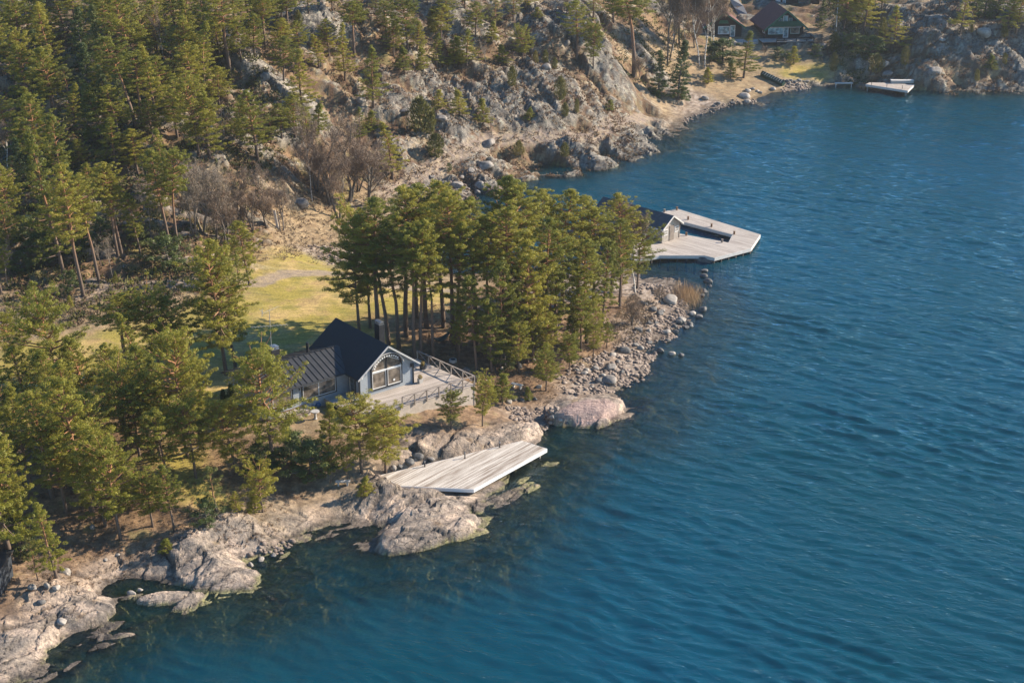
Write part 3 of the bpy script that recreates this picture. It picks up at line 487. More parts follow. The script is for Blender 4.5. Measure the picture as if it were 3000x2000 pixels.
    t.links.new(bp2.outputs[0], p.inputs['Normal'])
    return m
M['ground'] = ground_material()
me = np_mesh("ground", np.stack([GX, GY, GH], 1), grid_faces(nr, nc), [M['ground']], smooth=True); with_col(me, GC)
_a = me.attributes.new('rock', 'FLOAT', 'POINT'); _a.data.foreach_set('value', ROCKM[0].astype(np.float32))
_G = GH.reshape(nr, nc); _q = np.stack([_G[:-1, :-1], _G[1:, :-1], _G[:-1, 1:], _G[1:, 1:]]); _sl = (_q.max(0)-_q.min(0))/(np.maximum(np.diff(rad)[:, None], rad[:-1, None]*(angs[1]-angs[0]))); _fm = (ROCKM[0].reshape(nr, nc)[:-1, :-1].ravel() < .55) | (_sl.ravel() > 1.25); me.polygons.foreach_set('use_smooth', _fm)
tag(link("ground", me), kind='structure')

# ------------------------------------------------------------------ the water
def water_material():
    m, t, p = nt("sea_water"); out = t.nodes["Material Output"]
    at = N(t, "ShaderNodeAttribute", attribute_name="depth"); tc = N(t, "ShaderNodeTexCoord")
    def wave(ang, sx, sy, scale, det, rough=.55, dist=0.0):
        mp = N(t, "ShaderNodeMapping"); mp.inputs['Rotation'].default_value = (0, 0, math.radians(ang)); t.links.new(tc.outputs['Object'], mp.inputs[0])
        ms = N(t, "ShaderNodeMapping"); ms.inputs['Scale'].default_value = (sx, sy, 1); t.links.new(mp.outputs[0], ms.inputs[0])
        n = N(t, "ShaderNodeTexNoise", i={'Scale': scale, 'Detail': det, 'Roughness': rough, 'Distortion': dist}); t.links.new(ms.outputs[0], n.inputs[0]); return n.outputs[0]
    w1 = wave(WAVE_ANG, .30, 1.0, .36, 3, .5, .6); w2 = wave(WAVE_ANG-22, .38, 1.0, 1.05, 5, .62, .4); w3 = wave(WAVE_ANG+5, .5, 1, 3.6, 4)
    b1 = N(t, "ShaderNodeBump", i={'Strength': 1.0, 'Distance': .30}); t.links.new(w1, b1.inputs['Height'])
    b2 = N(t, "ShaderNodeBump", i={'Strength': 1.0, 'Distance': .22}); t.links.new(w2, b2.inputs['Height']); t.links.new(b1.outputs[0], b2.inputs['Normal'])
    b3 = N(t, "ShaderNodeBump", i={'Strength': 1.0, 'Distance': .06}); t.links.new(w3, b3.inputs['Height']); t.links.new(b2.outputs[0], b3.inputs['Normal'])
    dn = N(t, "ShaderNodeTexNoise", i={'Scale': .014, 'Detail': 5}); t.links.new(tc.outputs['Object'], dn.inputs[0])
    deep = ramp(t, dn.outputs[0], [(.35, (.0012, .043, .055)), (.65, (.002, .056, .096))])
    ex = N(t, "ShaderNodeMath", operation='MULTIPLY', i={1: -1.0}); t.links.new(at.outputs[2], ex.inputs[0])
    e2 = N(t, "ShaderNodeMath", operation='EXPONENT'); t.links.new(ex.outputs[0], e2.inputs[0])
    df = N(t, "ShaderNodeBsdfDiffuse"); t.links.new(deep, df.inputs[0])
    tr = N(t, "ShaderNodeBsdfTransparent"); tr.inputs[0].default_value = (.84, .90, .76, 1)
    ms = N(t, "ShaderNodeMixShader"); t.links.new(e2.outputs[0], ms.inputs[0]); t.links.new(df.outputs[0], ms.inputs[1]); t.links.new(tr.outputs[0], ms.inputs[2])
    gl = N(t, "ShaderNodeBsdfGlossy", i={'Roughness': .08}); gl.inputs[0].default_value = (.72, .88, 1, 1); t.links.new(b3.outputs[0], gl.inputs['Normal'])
    fr = N(t, "ShaderNodeFresnel", i={'IOR': 1.33}); t.links.new(b3.outputs[0], fr.inputs['Normal'])
    mg = N(t, "ShaderNodeMixShader"); t.links.new(fr.outputs[0], mg.inputs[0]); t.links.new(ms.outputs[0], mg.inputs[1]); t.links.new(gl.outputs[0], mg.inputs[2])
    t.links.new(mg.outputs[0], out.inputs[0]); return m
WAVE_ANG = 40.0
def wave_h(x, y):
    def w(ang, lam, st_, s): 
        a, b = aniso(x, y, math.radians(ang), st_); return perlin(a/lam, b/lam, s)
    ga, gb = aniso(x, y, math.radians(-25), 3.2); gust = np.clip(.88+1.0*fbm(ga, gb, 16, 210, 3), .3, 1.5)
    x = x+.5*perlin(x/9, y/9, 220); y = y+.5*perlin(x/9, y/9, 221)
    h = .095*w(-40, 2.1, 3.6, 200)+.080*w(-32, 1.25, 3.8, 201)+.072*w(-16, .85, 3.4, 202)+.046*w(-6, .5, 3.0, 203)+.03*w(-38, 5.0, 2.5, 204)
    h = h+.085*(1-2*np.abs(w(-37, 1.6, 3.2, 205)))
    return h*gust
WH = wave_h(GX, GY)*sstep(-.1, 1.6, -GH)*sstep(470, 300, np.hypot(GX, GY))
me = np_mesh("water", np.stack([GX, GY, WH], 1), grid_faces(nr, nc), [water_material()], smooth=True)
at = me.attributes.new("depth", 'FLOAT', 'POINT'); at.data.foreach_set("value", np.clip(-GH*.46, 0, 12).astype(np.float32))
tag(link("water", me), kind='structure')
# ------------------------------------------------------------------ trees: a few of each kind, then copied
def tubes_np(chains, n=5):
    """chains: list of (pts (k,3), radii (k,))"""
    Vs = []; Fs = []; off = 0
    ang = np.arange(n)*2*math.pi/n
    for pts, r in chains:
        pts = np.asarray(pts, float); r = np.asarray(r, float); k = len(pts)
        d = np.gradient(pts, axis=0); d /= np.linalg.norm(d, axis=1)[:, None]+1e-9
        up = np.where(np.abs(d[:, 2:3]) > .9, np.array([[1., 0, 0]]), np.array([[0., 0, 1.]]))
        a = np.cross(d, up); a /= np.linalg.norm(a, axis=1)[:, None]+1e-9; b = np.cross(a, d)
        v = pts[:, None]+(a[:, None]*np.cos(ang)[None, :, None]+b[:, None]*np.sin(ang)[None, :, None])*r[:, None, None]
        Vs.append(v.reshape(-1, 3)); i = (np.arange(k-1)[:, None]*n+np.arange(n)[None, :]).ravel(); j = (np.arange(k-1)[:, None]*n+(np.arange(n)[None, :]+1) % n).ravel()
        Fs.append(np.stack([i, j, j+n, i+n], 1)+off); off += k*n
    return np.concatenate(Vs), np.concatenate(Fs)
def leaf_tris(rs, cen, rc, per, size, flat=.52, updir=.35, thin=.32):
    """clumps of needle sprays: short blades lying on the shells of flattened ellipsoids"""
    n = len(cen)*per
    c = np.repeat(cen, per, 0); R = np.repeat(rc, per)
    d = rs.normal(size=(n, 3)); d /= np.linalg.norm(d, axis=1)[:, None]
    rr = rs.uniform(.35, 1.05, n)**.7
    p = c+d*(R*rr)[:, None]*np.array([1, 1, flat])
    nrm = d*np.array([1, 1, 1.3])+rs.normal(size=(n, 3))*.45+np.array([0, 0, updir]); nrm /= np.linalg.norm(nrm, axis=1)[:, None]
    t = np.cross(nrm, rs.normal(size=(n, 3))); t /= np.linalg.norm(t, axis=1)[:, None]+1e-9; b = np.cross(nrm, t)
    s = size*rs.uniform(.6, 1.3, n)
    V = np.stack([p-t*(s*.5)[:, None]-b*(s*thin*.5)[:, None], p-t*(s*.5)[:, None]+b*(s*thin*.5)[:, None], p+t*(s*.6)[:, None]], 1).reshape(-1, 3)
    return V, np.arange(n*3).reshape(-1, 3)
def make_pine(seed, H, cb, Wd, nb, shape='round', per=64, size=.18, lean=0.0, asym=0.0, drop=.0, mat='pine', gap=0.0, clump=.34, bark='bark_pine'):
    rs = np.random.RandomState(seed)
    k = 9; tz = np.linspace(0, 1, k); wob = np.cumsum(rs.normal(size=(k, 2))*.011*H, 0)*tz[:, None]
    tp = np.stack([wob[:, 0]+lean*H*tz**1.3, wob[:, 1], tz*H*.985], 1); tr = (.011*H+.07)*(1-tz*.86)
    chains = [(tp, tr)]; cen = []; rc = []
    for i in range(nb):
        t = (i+rs.uniform(0, 1))/nb
        z = H*(cb+(1-cb)*t*.97); c = np.array([np.interp(z, tp[:, 2], tp[:, 0]), np.interp(z, tp[:, 2], tp[:, 1]), z])
        if shape == 'round': pf = (math.sin(math.pi*min(1, t*.86+.17)))**.7*.95+.1
        elif shape == 'cone': pf = (1-t)**.85+.08
        elif shape == 'flat': pf = .55+.5*math.sin(math.pi*(t*.9+.05))-.25*(1-t)
        else: pf = (1-t)**.6*.8+.22
        az = i*2.4+rs.uniform(-.5, .5); L = Wd*pf*rs.uniform(.62, 1.15)*(1+asym*math.cos(az))
        if rs.rand() < gap: L *= .45
        pitch = lerp(-.10-drop, .75, t**1.5)+rs.uniform(-.15, .15)
        q = np.linspace(0, 1, 5); dirv = np.array([math.cos(az), math.sin(az)])
        cur = rs.uniform(-.3, .3)
        side = np.array([-dirv[1], dirv[0]])
        pts = np.stack([c[0]+(dirv[0]*q+side[0]*cur*q*q)*L*math.cos(pitch), c[1]+(dirv[1]*q+side[1]*cur*q*q)*L*math.cos(pitch), c[2]+L*(math.sin(pitch)*q+.16*q*q)], 1)
        chains.append((pts, (.018*L+.018)*(1-q*.8)))
        ncl = max(2, int(round(L/(.66*clump/.44))))
        for j in range(ncl):
            f = lerp(.32, 1.02, (j+rs.uniform(.2, .8))/ncl); base = np.array([np.interp(f, q, pts[:, a]) for a in range(3)])
            for sgn in ((-1, 1) if f < .85 else (0,)):
                if sgn and rs.rand() < .24: continue
                wv = L*.30*(1.1-f*.8)*rs.uniform(.3, 1.1)*sgn
                cen.append(base+np.array([side[0]*wv, side[1]*wv, rs.uniform(-.05, .16)])); rc.append(clump*rs.uniform(.5, 1.35)*lerp(.8, 1.05, 1-f))
    top = tp[-1]
    for j in range(3): cen.append(top+rs.normal(size=3)*np.array([.22, .22, .15])-np.array([0, 0, .25*j])); rc.append(clump*.8)
    # a few dead stubs below the crown
    for j in range(int(5*cb*2)):
        z = H*rs.uniform(.35*cb, cb); c = np.array([np.interp(z, tp[:, 2], tp[:, 0]), np.interp(z, tp[:, 2], tp[:, 1]), z]); az = rs.uniform(0, 6.3); L = rs.uniform(.4, 1.3)
        chains.append((np.stack([c, c+np.array([math.cos(az), math.sin(az), .15])*L*.5, c+np.array([math.cos(az), math.sin(az), .05])*L]), np.array([.035, .025, .01])))
    V, Fq = tubes_np(chains[:1], 8); V2, F2 = tubes_np(chains[1:], 4)
    tm = np_mesh("trunk", np.concatenate([V, V2]), np.concatenate([Fq, F2+len(V)]), [M[bark]], smooth=True)
    LV, LF = leaf_tris(rs, np.array(cen), np.array(rc), per, size)
    return tm, np_mesh("crown", LV, LF, [M[mat]]), H
def make_spruce(seed, H, Wd, nb, per=46, size=.22, mat='spruce', cb=.06):
    return make_pine(seed, H, cb, Wd, nb, 'cone', per, size, drop=.25, mat=mat, clump=.34, bark='bark_grey')
def make_juniper(seed, H, Wd, n=900, mat='juniper'):
    rs = np.random.RandomState(seed); z = rs.uniform(.02, 1, n)**.9; prof = np.sin(np.pi*np.clip(z*.78+.20, 0, 1))**.7
    az = rs.uniform(0, 6.28, n); r = Wd*prof*rs.uniform(.5, 1.08, n)*(1+.22*np.cos(az*2+z*5+seed)); p = np.stack([r*np.cos(az), r*np.sin(az), z*H], 1)
    d = np.stack([np.cos(az)*.35, np.sin(az)*.35, np.ones(n)], 1)+rs.normal(size=(n, 3))*.25; d /= np.linalg.norm(d, axis=1)[:, None]
    s = np.cross(d, np.stack([np.cos(az), np.sin(az), np.zeros(n)], 1)+rs.normal(size=(n, 3))*.4); s /= np.linalg.norm(s, axis=1)[:, None]
    L = rs.uniform(.16, .36, n)*(.5+H/5)
    V = np.stack([p-s*(L*.22)[:, None], p+s*(L*.22)[:, None], p+d*L[:, None]], 1).reshape(-1, 3)
    V0, F0 = tubes_np([(np.array([[0, 0, 0], [0.03, 0, H*.5]]), np.array([.07, .03]))], 5)
    return np_mesh("trunk", V0, F0, [M['bark_grey']]), np_mesh("crown", V, np.arange(n*3).reshape(-1, 3), [M[mat]]), H
def make_bare(seed, H, spread=.5, stems=1, mat='twig', bark='bark_grey', twigs=3200, r0=.02, cb=.3):
    rs = np.random.RandomState(seed); chains = []; tips = []
    def grow(p, d, L, r, lev):
        k = 4; pts = [p]; 
        for i in range(k):
            d = d+rs.normal(size=3)*.13; d = d+np.array([0, 0, .05]); d /= np.linalg.norm(d); p = p+d*L/k; pts.append(p)
        chains.append((np.array(pts), np.linspace(r, r*.45, k+1)))
        if lev >= 3:
            tips.extend(pts[1:]); return
        nchild = (7, 5, 4)[lev]
        for c in range(nchild):
            f = rs.uniform(cb if lev == 0 else .25, 1.0); b = np.array([np.interp(f*k, range(k+1), [q[a] for q in pts]) for a in range(3)])
            az = rs.uniform(0, 6.28); o = np.array([math.cos(az), math.sin(az), rs.uniform(.1, .9)]); nd = d*.55+o*spread*1.3; nd /= np.linalg.norm(nd)
            grow(b, nd, L*rs.uniform(.38, .62), r*.42, lev+1)
        tips.append(p)
    for s in range(stems):
        a = s*2.3; d = np.array([math.cos(a)*.22*(stems > 1), math.sin(a)*.22*(stems > 1), 1.0]); grow(np.array([math.cos(a)*.15*(stems > 1), math.sin(a)*.15*(stems > 1), 0]), d/np.linalg.norm(d), H*rs.uniform(.62, .78), H*r0, 0)
    big = [c for c in chains if c[1][0] > H*r0*.3]; small = [c for c in chains if c[1][0] <= H*r0*.3]
    V, Fq = tubes_np(big, 6)
    tm = np_mesh("trunk", V, Fq, [M[bark]], smooth=True)
    V2, F2 = tubes_np(small, 3)
    tips = np.array(tips); c = tips[rs.randint(0, len(tips), twigs)]+rs.normal(size=(twigs, 3))*.10*H/8
    d = rs.normal(size=(twigs, 3))+(c-np.array([0, 0, H*.4]))*.35/H*8*.3+np.array([0, 0, .5]); d /= np.linalg.norm(d, axis=1)[:, None]
    s = np.cross(d, rs.normal(size=(twigs, 3))); s /= np.linalg.norm(s, axis=1)[:, None]; L = rs.uniform(.3, .8, twigs)*H/9; wd = .012*H/8+.004
    TV = np.stack([c-s*wd, c+s*wd, c+d*L[:, None]], 1).reshape(-1, 3); TF = np.arange(twigs*3).reshape(-1, 3)
    quad = np.concatenate([V2, TV]); F2t = np.concatenate([F2[:, [0, 1, 2]], F2[:, [0, 2, 3]]])
    return tm, np_mesh("crown", quad, np.concatenate([F2t, TF+len(V2)]), [M[mat]]), H
KIND = {}
_builders = {
 'tall': lambda s: make_pine(s, 15, .43+.09*(s % 3), 2.7, 54, 'round', lean=.03*((s % 3)-1)),
 'mid': lambda s: make_pine(s, 11, .24+.05*(s % 3), 2.5, 58, 'round'),
 'cone': lambda s: make_pine(s, 11, .16, 2.5, 54, 'cone', per=60),
 'broad': lambda s: make_pine(s, 9, .28, 3.4, 64, 'flat', asym=.2, clump=.40),
 'young': lambda s: make_pine(s, 5, .10, 1.6, 46, 'cone', per=70, size=.15, clump=.30),
 'flat': lambda s: make_pine(s, 5, .34, 3.1, 30, 'flat', clump=.44),
 'giant': lambda s: make_pine(s, 16, .22, 4.3, 74, 'round', per=72, clump=.42, drop=.12, gap=.2, size=.20),
 'sparse': lambda s: make_pine(s, 6, .30, 1.5, 22, 'round', per=40, clump=.32, size=.18, mat='olive'),
 'dull': lambda s: make_pine(s, 10, .25, 2.2, 36, 'round', per=50, mat='olive'),
 'spruce': lambda s: make_spruce(s, 8, 2.0, 60),
 'thuja': lambda s: make_juniper(s, 3.2, .45, 700, 'spruce'),
 'juniper': lambda s: make_juniper(s, 3.2, .8, 900),
 'bush': lambda s: make_pine(s, 2.6, .04, 1.9, 22, 'round', per=60, size=.2, clump=.4, mat='spruce', bark='bark_grey'),
 'bare': lambda s: make_bare(s, 8, .55, 2, 'twig', 'bark_grey', 5200),
 'pale': lambda s: make_bare(s, 9, .45, 2, 'twig_pale', 'bark_pale', 3000),
 'birch': lambda s: make_bare(s, 14, .30, 1, 'twig', 'birch', 4200, .011, .45),
 'alder': lambda s: make_bare(s, 14, .28, 1, 'twig', 'bark_grey', 2600, .013, .35),
 'thin': lambda s: make_bare(s, 6, .22, 1, 'twig_pale', 'bark_pale', 500, .010, .4)}
_nvar = {'tall': 7, 'mid': 6, 'cone': 5, 'broad': 5, 'young': 3, 'flat': 2, 'giant': 1, 'sparse': 2, 'dull': 2, 'spruce': 2, 'thuja': 1, 'juniper': 2, 'bush': 2, 'bare': 3, 'pale': 2, 'birch': 2, 'alder': 2, 'thin': 2}
_cnt = {}
def variant(kind):
    if kind not in KIND: KIND[kind] = [_builders[kind](100+17*i+len(kind)) for i in range(_nvar[kind])]
    c = _cnt.get(kind, 0); _cnt[kind] = c+1
    return KIND[kind][c % len(KIND[kind])]
NAME = {'tall': ('pine_tree', 'pine', 'tall bare-stemmed pine'), 'mid': ('pine_tree', 'pine', 'olive green pine'), 'cone': ('pine_tree', 'pine', 'full conical pine'), 'broad': ('pine_tree', 'pine', 'broad crooked pine'),
        'young': ('pine_tree', 'pine', 'young bushy pine'), 'flat': ('pine_tree', 'pine', 'low flat-topped pine'), 'giant': ('pine_tree', 'pine', 'huge old dark pine'), 'sparse': ('pine_tree', 'pine', 'thin sparse pine'), 'dull': ('pine_tree', 'pine', 'dull green pine'),
        'spruce': ('spruce_tree', 'spruce', 'dense dark spruce'), 'thuja': ('thuja_tree', 'thuja', 'narrow dark thuja'), 'juniper': ('juniper_tree', 'juniper', 'upright olive juniper'), 'bush': ('evergreen_bush', 'bush', 'dark evergreen bush'),
        'bare': ('bare_tree', 'tree', 'leafless brown tree'), 'pale': ('bare_tree', 'tree', 'leafless pale grey tree'), 'birch': ('birch_tree', 'birch', 'leafless white-stemmed birch'), 'alder': ('bare_tree', 'tree', 'tall leafless dark-stemmed tree'), 'thin': ('bare_tree', 'tree', 'thin pale bare stem')}
ORD = ['', 'leftmost', 'second from left', 'third from left', 'fourth from left', 'fifth from left', 'sixth from left', 'seventh from left', 'eighth from left', 'ninth from left', 'tenth from left', 'eleventh from left', 'twelfth from left', 'thirteenth from left', 'fourteenth from left', 'fifteenth from left', 'sixteenth from left']
trng = random.Random(5)
def plant(kind, ut, vt, ub, vb, wf=1.0):
    """a tree whose tip shows at (ut, vt) and whose foot stands at (ub, vb) in the photograph"""
    ideal = ut+(1500-ut)*(vb-vt)/(12880-vt)
    if ub is None: ub = ideal
    x, y, z = hit(ub, vb)
    lo, hi = z, z+40
    for _ in range(30):
        mdl = (lo+hi)/2
        if Q(x, y, mdl)[1] > vt: lo = mdl
        else: hi = mdl
    H = lo-z; tm, cm, H0 = variant(kind)
    e = empty(NAME[kind][0], (x, y, z-.08), trng.uniform(0, 6.28))
    s = H/H0*.99; wsc = s*wf
    if kind in ('tall', 'mid', 'cone', 'young', 'dull', 'broad'): wsc = (s**.55)*wf*(1.25 if vb < 560 else 1.0)
    e.scale = (wsc, wsc, s)
    lean = (ut-ideal)/400.0
    if abs(ut-ideal) > 6: 
        ppm = F_PX/math.sqrt(x*x+y*y+(CAM_H-z)**2); a = math.atan2((ut-ideal)/ppm, H)
        e.rotation_mode = 'QUATERNION'; from_z = Matrix.Rotation(a, 4, 'Y') @ Matrix.Rotation(trng.uniform(0, 6.28), 4, 'Z'); e.rotation_quaternion = from_z.to_quaternion()
    link('trunk', tm, e); link('crown', cm, e)
    return e, x, y
TREES = [
# (where, group, [(kind, tip u, tip v, foot u or None, foot v, width factor)])
('standing along the top left edge', [('tall', 33, -90, 35, 55), ('tall', 62, -80, None, 48), ('mid', 95, -70, None, 42), ('dull', 160, -95, None, 20), ('mid', 205, -75, None, 60), ('cone', 262, -70, None, 75), ('mid', 318, -60, None, 92), ('mid', 372, -30, None, 230), ('tall', 452, -60, None, 110), ('cone', 500, -50, None, 120), ('mid', 545, -70, None, 90)]),
('on the top left hillside, uppermost row', [('mid', 10, 25, 5, 222), ('mid', 48, 77, 92, 289), ('cone', 131, 3, 158, 235), ('spruce', 232, 20, None, 200), ('spruce', 285, 10, None, 190), ('spruce', 300, 185, None, 330), ('dull', 418, -10, None, 190), ('birch', 450, 40, 483, 196, .5), ('mid', 450, 0, None, 170)]),
('on the top left hillside, second row', [('mid', 150, 138, 169, 346), ('cone', 215, 245, 222, 392), ('mid', 85, 275, 118, 520, 1.1), ('spruce', 60, 330, None, 470), ('tall', 375, 95, 398, 377), ('tall', 402, 150, 418, 376), ('cone', 440, 128, None, 362), ('bare', 280, 165, None, 262, .6), ('spruce', 250, 120, None, 300), ('dull', 195, 190, None, 330), ('spruce', 350, 190, None, 350)]),
('on the left hillside below the rock shelf', [('birch', 6, 352, 22, 490), ('cone', 112, 375, 188, 811), ('mid', 225, 405, None, 490), ('cone', 328, 340, None, 505, 1.15), ('cone', 470, 375, None, 560), ('spruce', 205, 470, None, 600), ('mid', 20, 470, None, 705), ('mid', 15, 578, None, 765), ('mid', 160, 330, None, 560), ('spruce', 60, 400, None, 560), ('spruce', 135, 520, None, 690)]),
('with long bare trunks above the gravel track', [('tall', 215, 470, 245, 868), ('tall', 262, 505, 291, 826), ('tall', 322, 468, 346, 751), ('tall', 345, 505, 360, 762), ('thin', 418, 515, 440, 692), ('tall', 470, 428, 500, 734), ('tall', 512, 430, 525, 752), ('thin', 290, 700, 300, 785), ('thin', 322, 690, 333, 820), ('mid', 2, 690, 5, 862), ('thin', 24, 700, 28, 845), ('mid', 395, 560, None, 740, .8), ('mid', 165, 560, None, 740, .9)]),
('high on the upper hillside, left part', [('mid', 544, 45, 558, 236), ('cone', 592, 62, 601, 265), ('tall', 667, -45, 672, 207, 1.3), ('tall', 720, -60, 733, 95), ('tall', 768, -12, 778, 138), ('mid', 820, -60, None, 60), ('mid', 874, 58, None, 152), ('mid', 817, 106, 831, 236), ('cone', 877, 140, None, 330), ('dull', 640, -30, None, 120), ('dull', 900, -50, None, 40), ('mid', 700, 60, None, 180)]),
('on the wooded slope left of the rocky hill', [('broad', 552, 243, 583, 453, .95), ('cone', 596, 256, 615, 462, 1.1), ('mid', 740, 260, 755, 467, 1.1), ('cone', 705, 280, None, 400), ('mid', 820, 303, None, 405), ('mid', 858, 276, None, 402), ('cone', 895, 312, None, 420), ('thin', 632, 305, 664, 421), ('thin', 685, 380, 695, 430), ('dull', 790, 330, None, 420), ('young', 930, 300, None, 390)]),
('by the leafless thicket under the cliff', [('birch', 866, 340, 915, 592, .6), ('bare', 960, 385, None, 600), ('bare', 1015, 370, None, 590, 1.1), ('bare', 1075, 405, None, 605), ('bare', 920, 420, None, 560), ('bare', 1045, 430, None, 560), ('bare', 985, 440, None, 640, .8), ('thin', 855, 560, 849, 660)]),
('leafless on the rocky bank left of the lawn', [('pale', 590, 462, 597, 682), ('pale', 560, 500, 570, 690, .8), ('pale', 640, 470, 637, 697, .7), ('bare', 700, 505, 702, 640, 1), ('bare', 782, 520, 782, 665), ('bare', 735, 545, 740, 680), ('bare', 670, 560, 665, 720), ('bare', 820, 540, None, 640, .9), ('mid', 700, 700, 672, 800, .6), ('dull', 690, 690, None, 815, .6)]),
('beside the lawn left of the grey house', [('giant', 600, 686, 663, 1098), ('broad', 700, 772, 690, 1075, 1.05), ('broad', 445, 862, 470, 1095), ('mid', 520, 855, None, 1085, 1.2), ('mid', 748, 643, 731, 835)]),
('in the grove left of the lawn, back row', [('broad', 25, 926, 52, 1078), ('broad', 143, 873, 198, 1205), ('tall', 300, 862, 372, 1102, 1.5), ('cone', 395, 905, 430, 1180), ('broad', 490, 983, 550, 1340, .9), ('mid', 15, 1060, 30, 1300), ('mid', 165, 1020, 185, 1290), ('mid', 340, 1000, 360, 1260), ('mid', 90, 1010, 100, 1250), ('cone', 450, 1040, 470, 1290), ('mid', 260, 985, 275, 1240), ('broad', 555, 1060, 590, 1300)]),
('in the dense grove left of the grey house', [('tall', 138, 1130, 155, 1457, 1.2), ('mid', 262, 1095, 271, 1500, 1.2), ('broad', 360, 1085, 378, 1332), ('mid', 400, 1125, 412, 1352), ('mid', 460, 1080, 470, 1340), ('cone', 75, 1120, 90, 1420), ('mid', 222, 1050, 235, 1330), ('mid', 420, 1010, 435, 1280), ('mid', 310, 1140, 320, 1400), ('bush', 200, 1200, None, 1290, 1.2), ('mid', 190, 1230, 195, 1500), ('mid', 30, 1110, 40, 1420), ('cone', 300, 1240, 310, 1540), ('mid', 490, 1190, 495, 1430), ('broad', 560, 1180, 575, 1400, .9)]),
('nearest the lower left shore', [('cone', 25, 1172, 35, 1642, 1.2), ('mid', 75, 1260, 60, 1610), ('cone', 150, 1450, 166, 1692, .95), ('flat', 222, 1300, 236, 1430), ('broad', 350, 1318, 354, 1580, 1.0), ('broad', 445, 1390, 448, 1542, .9), ('mid', 405, 1385, 422, 1490, .8), ('mid', 527, 1362, 511, 1555, .75), ('sparse', 627, 1367, 638, 1519), ('mid', 5, 1330, 0, 1640, 1.1), ('sparse', 104, 1570, 112, 1700, .8), ('bush', 60, 1520, None, 1620), ('young', 482, 1572, None, 1618), ('mid', 690, 1435, None, 1510, .6), ('bush', 600, 1470, None, 1535)]),
('in front of the grey house', [('broad', 664, 1182, 692, 1388, 1.05), ('broad', 768, 1050, 803, 1378, 1.12), ('young', 962, 1178, None, 1296), ('broad', 1062, 1180, 1060, 1385, 1.1), ('broad', 1150, 1200, 1130, 1388, 1.05), ('flat', 800, 1375, 770, 1500, .95), ('bush', 850, 1270, None, 1360, 1.2), ('bush', 905, 1300, None, 1395, 1.3), ('flat', 965, 1320, None, 1412, .7), ('flat', 1015, 1312, None, 1402, .6), ('bush', 760, 1300, None, 1375, 1.2), ('young', 1066, 1393, None, 1452), ('young', 745, 1440, None, 1500), ('thuja', 675, 1125, None, 1202), ('thuja', 652, 1140, None, 1200), ('broad', 1320, 1150, None, 1255, .8), ('broad', 1412, 1114, None, 1248, .7), ('young', 1471, 1093, None, 1176, 1.3), ('young', 1548, 1130, None, 1172, .8)]),
('behind the grey house, back row of the grove', [('broad', 985, 640, 1054, 980, .9), ('tall', 1117, 566, 1110, 1001, 1.2), ('tall', 1060, 620, 1139, 1008, 1.1), ('tall', 1179, 547, 1190, 986, 1.2), ('tall', 1247, 527, 1250, 960, 1.2), ('tall', 1293, 530, 1300, 960, 1.1), ('tall', 1328, 547, 1328, 1012, 1.1), ('tall', 1397, 578, 1392, 1006, 1.2), ('tall', 1481, 511, 1470, 960, 1.2), ('tall', 1557, 525, 1550, 950, 1.2), ('mid', 1075, 655, 1085, 960, .9), ('tall', 1215, 560, 1222, 930)]),
('in the grove between house and boathouse, middle rows', [('tall', 1145, 640, 1169, 1021, 1.1), ('tall', 1205, 650, 1213, 1052), ('tall', 1250, 640, 1234, 1052), ('tall', 1275, 690, 1269, 1050, .9), ('tall', 1355, 640, 1340, 1030, 1.1), ('tall', 1425, 640, 1420, 1040), ('tall', 1469, 592, 1500, 1022, 1.2), ('mid', 1530, 700, 1545, 1063), ('tall', 1607, 626, 1603, 1014, 1.1), ('tall', 1652, 680, 1629, 996, 1.1), ('mid', 1450, 750, 1465, 1075, .9), ('mid', 1400, 800, 1396, 1082, .9)]),
('at the boathouse end of the grove', [('tall', 1585, 558, 1590, 930, 1.2), ('tall', 1640, 550, 1648, 920, 1.2), ('tall', 1696, 570, 1690, 900, 1.1), ('tall', 1737, 590, 1740, 890, 1.1), ('tall', 1799, 566, 1790, 870, 1.1), ('tall', 1804, 635, 1815, 900), ('tall', 1714, 700, 1719, 1005, 1.1), ('mid', 1760, 700, 1765, 960, .9), ('mid', 1821, 690, 1820, 870, .8), ('broad', 1890, 652, 1866, 848, .85), ('birch', 1846, 560, 1862, 862, .75), ('mid', 1680, 780, 1690, 1010, .9)]),
('at the water side of the grove', [('broad', 1640, 930, 1600, 1060, .8), ('mid', 1786, 940, 1777, 1020, .75), ('mid', 1567, 885, 1560, 1060, .7), ('young', 1674, 925, 1680, 1020, 1.1), ('broad', 1640, 1035, 1600, 1145, .85), ('young', 1589, 1000, 1600, 1090, 1.0), ('broad', 1665, 985, 1668, 1085, .8), ('broad', 1735, 950, 1738, 1045, .7), ('broad', 1520, 955, 1520, 1090, .9), ('mid', 1530, 780, 1530, 1040, 1.0), ('mid', 1610, 760, 1612, 1020, 1.0), ('mid', 1570, 830, 1572, 1050, 1.0), ('mid', 1700, 840, 1702, 1030, .9), ('mid', 1740, 860, 1745, 1010, .8), ('mid', 1440, 880, 1440, 1090, .9), ('mid', 1500, 860, 1490, 1075, .8), ('mid', 1350, 880, 1345, 1060, .6), ('bush', 1480, 1020, None, 1080), ('bare', 1935, 835, 1935, 888, 1.2), ('bare', 1850, 870, 1850, 955), ('bare', 1870, 900, None, 950)]),
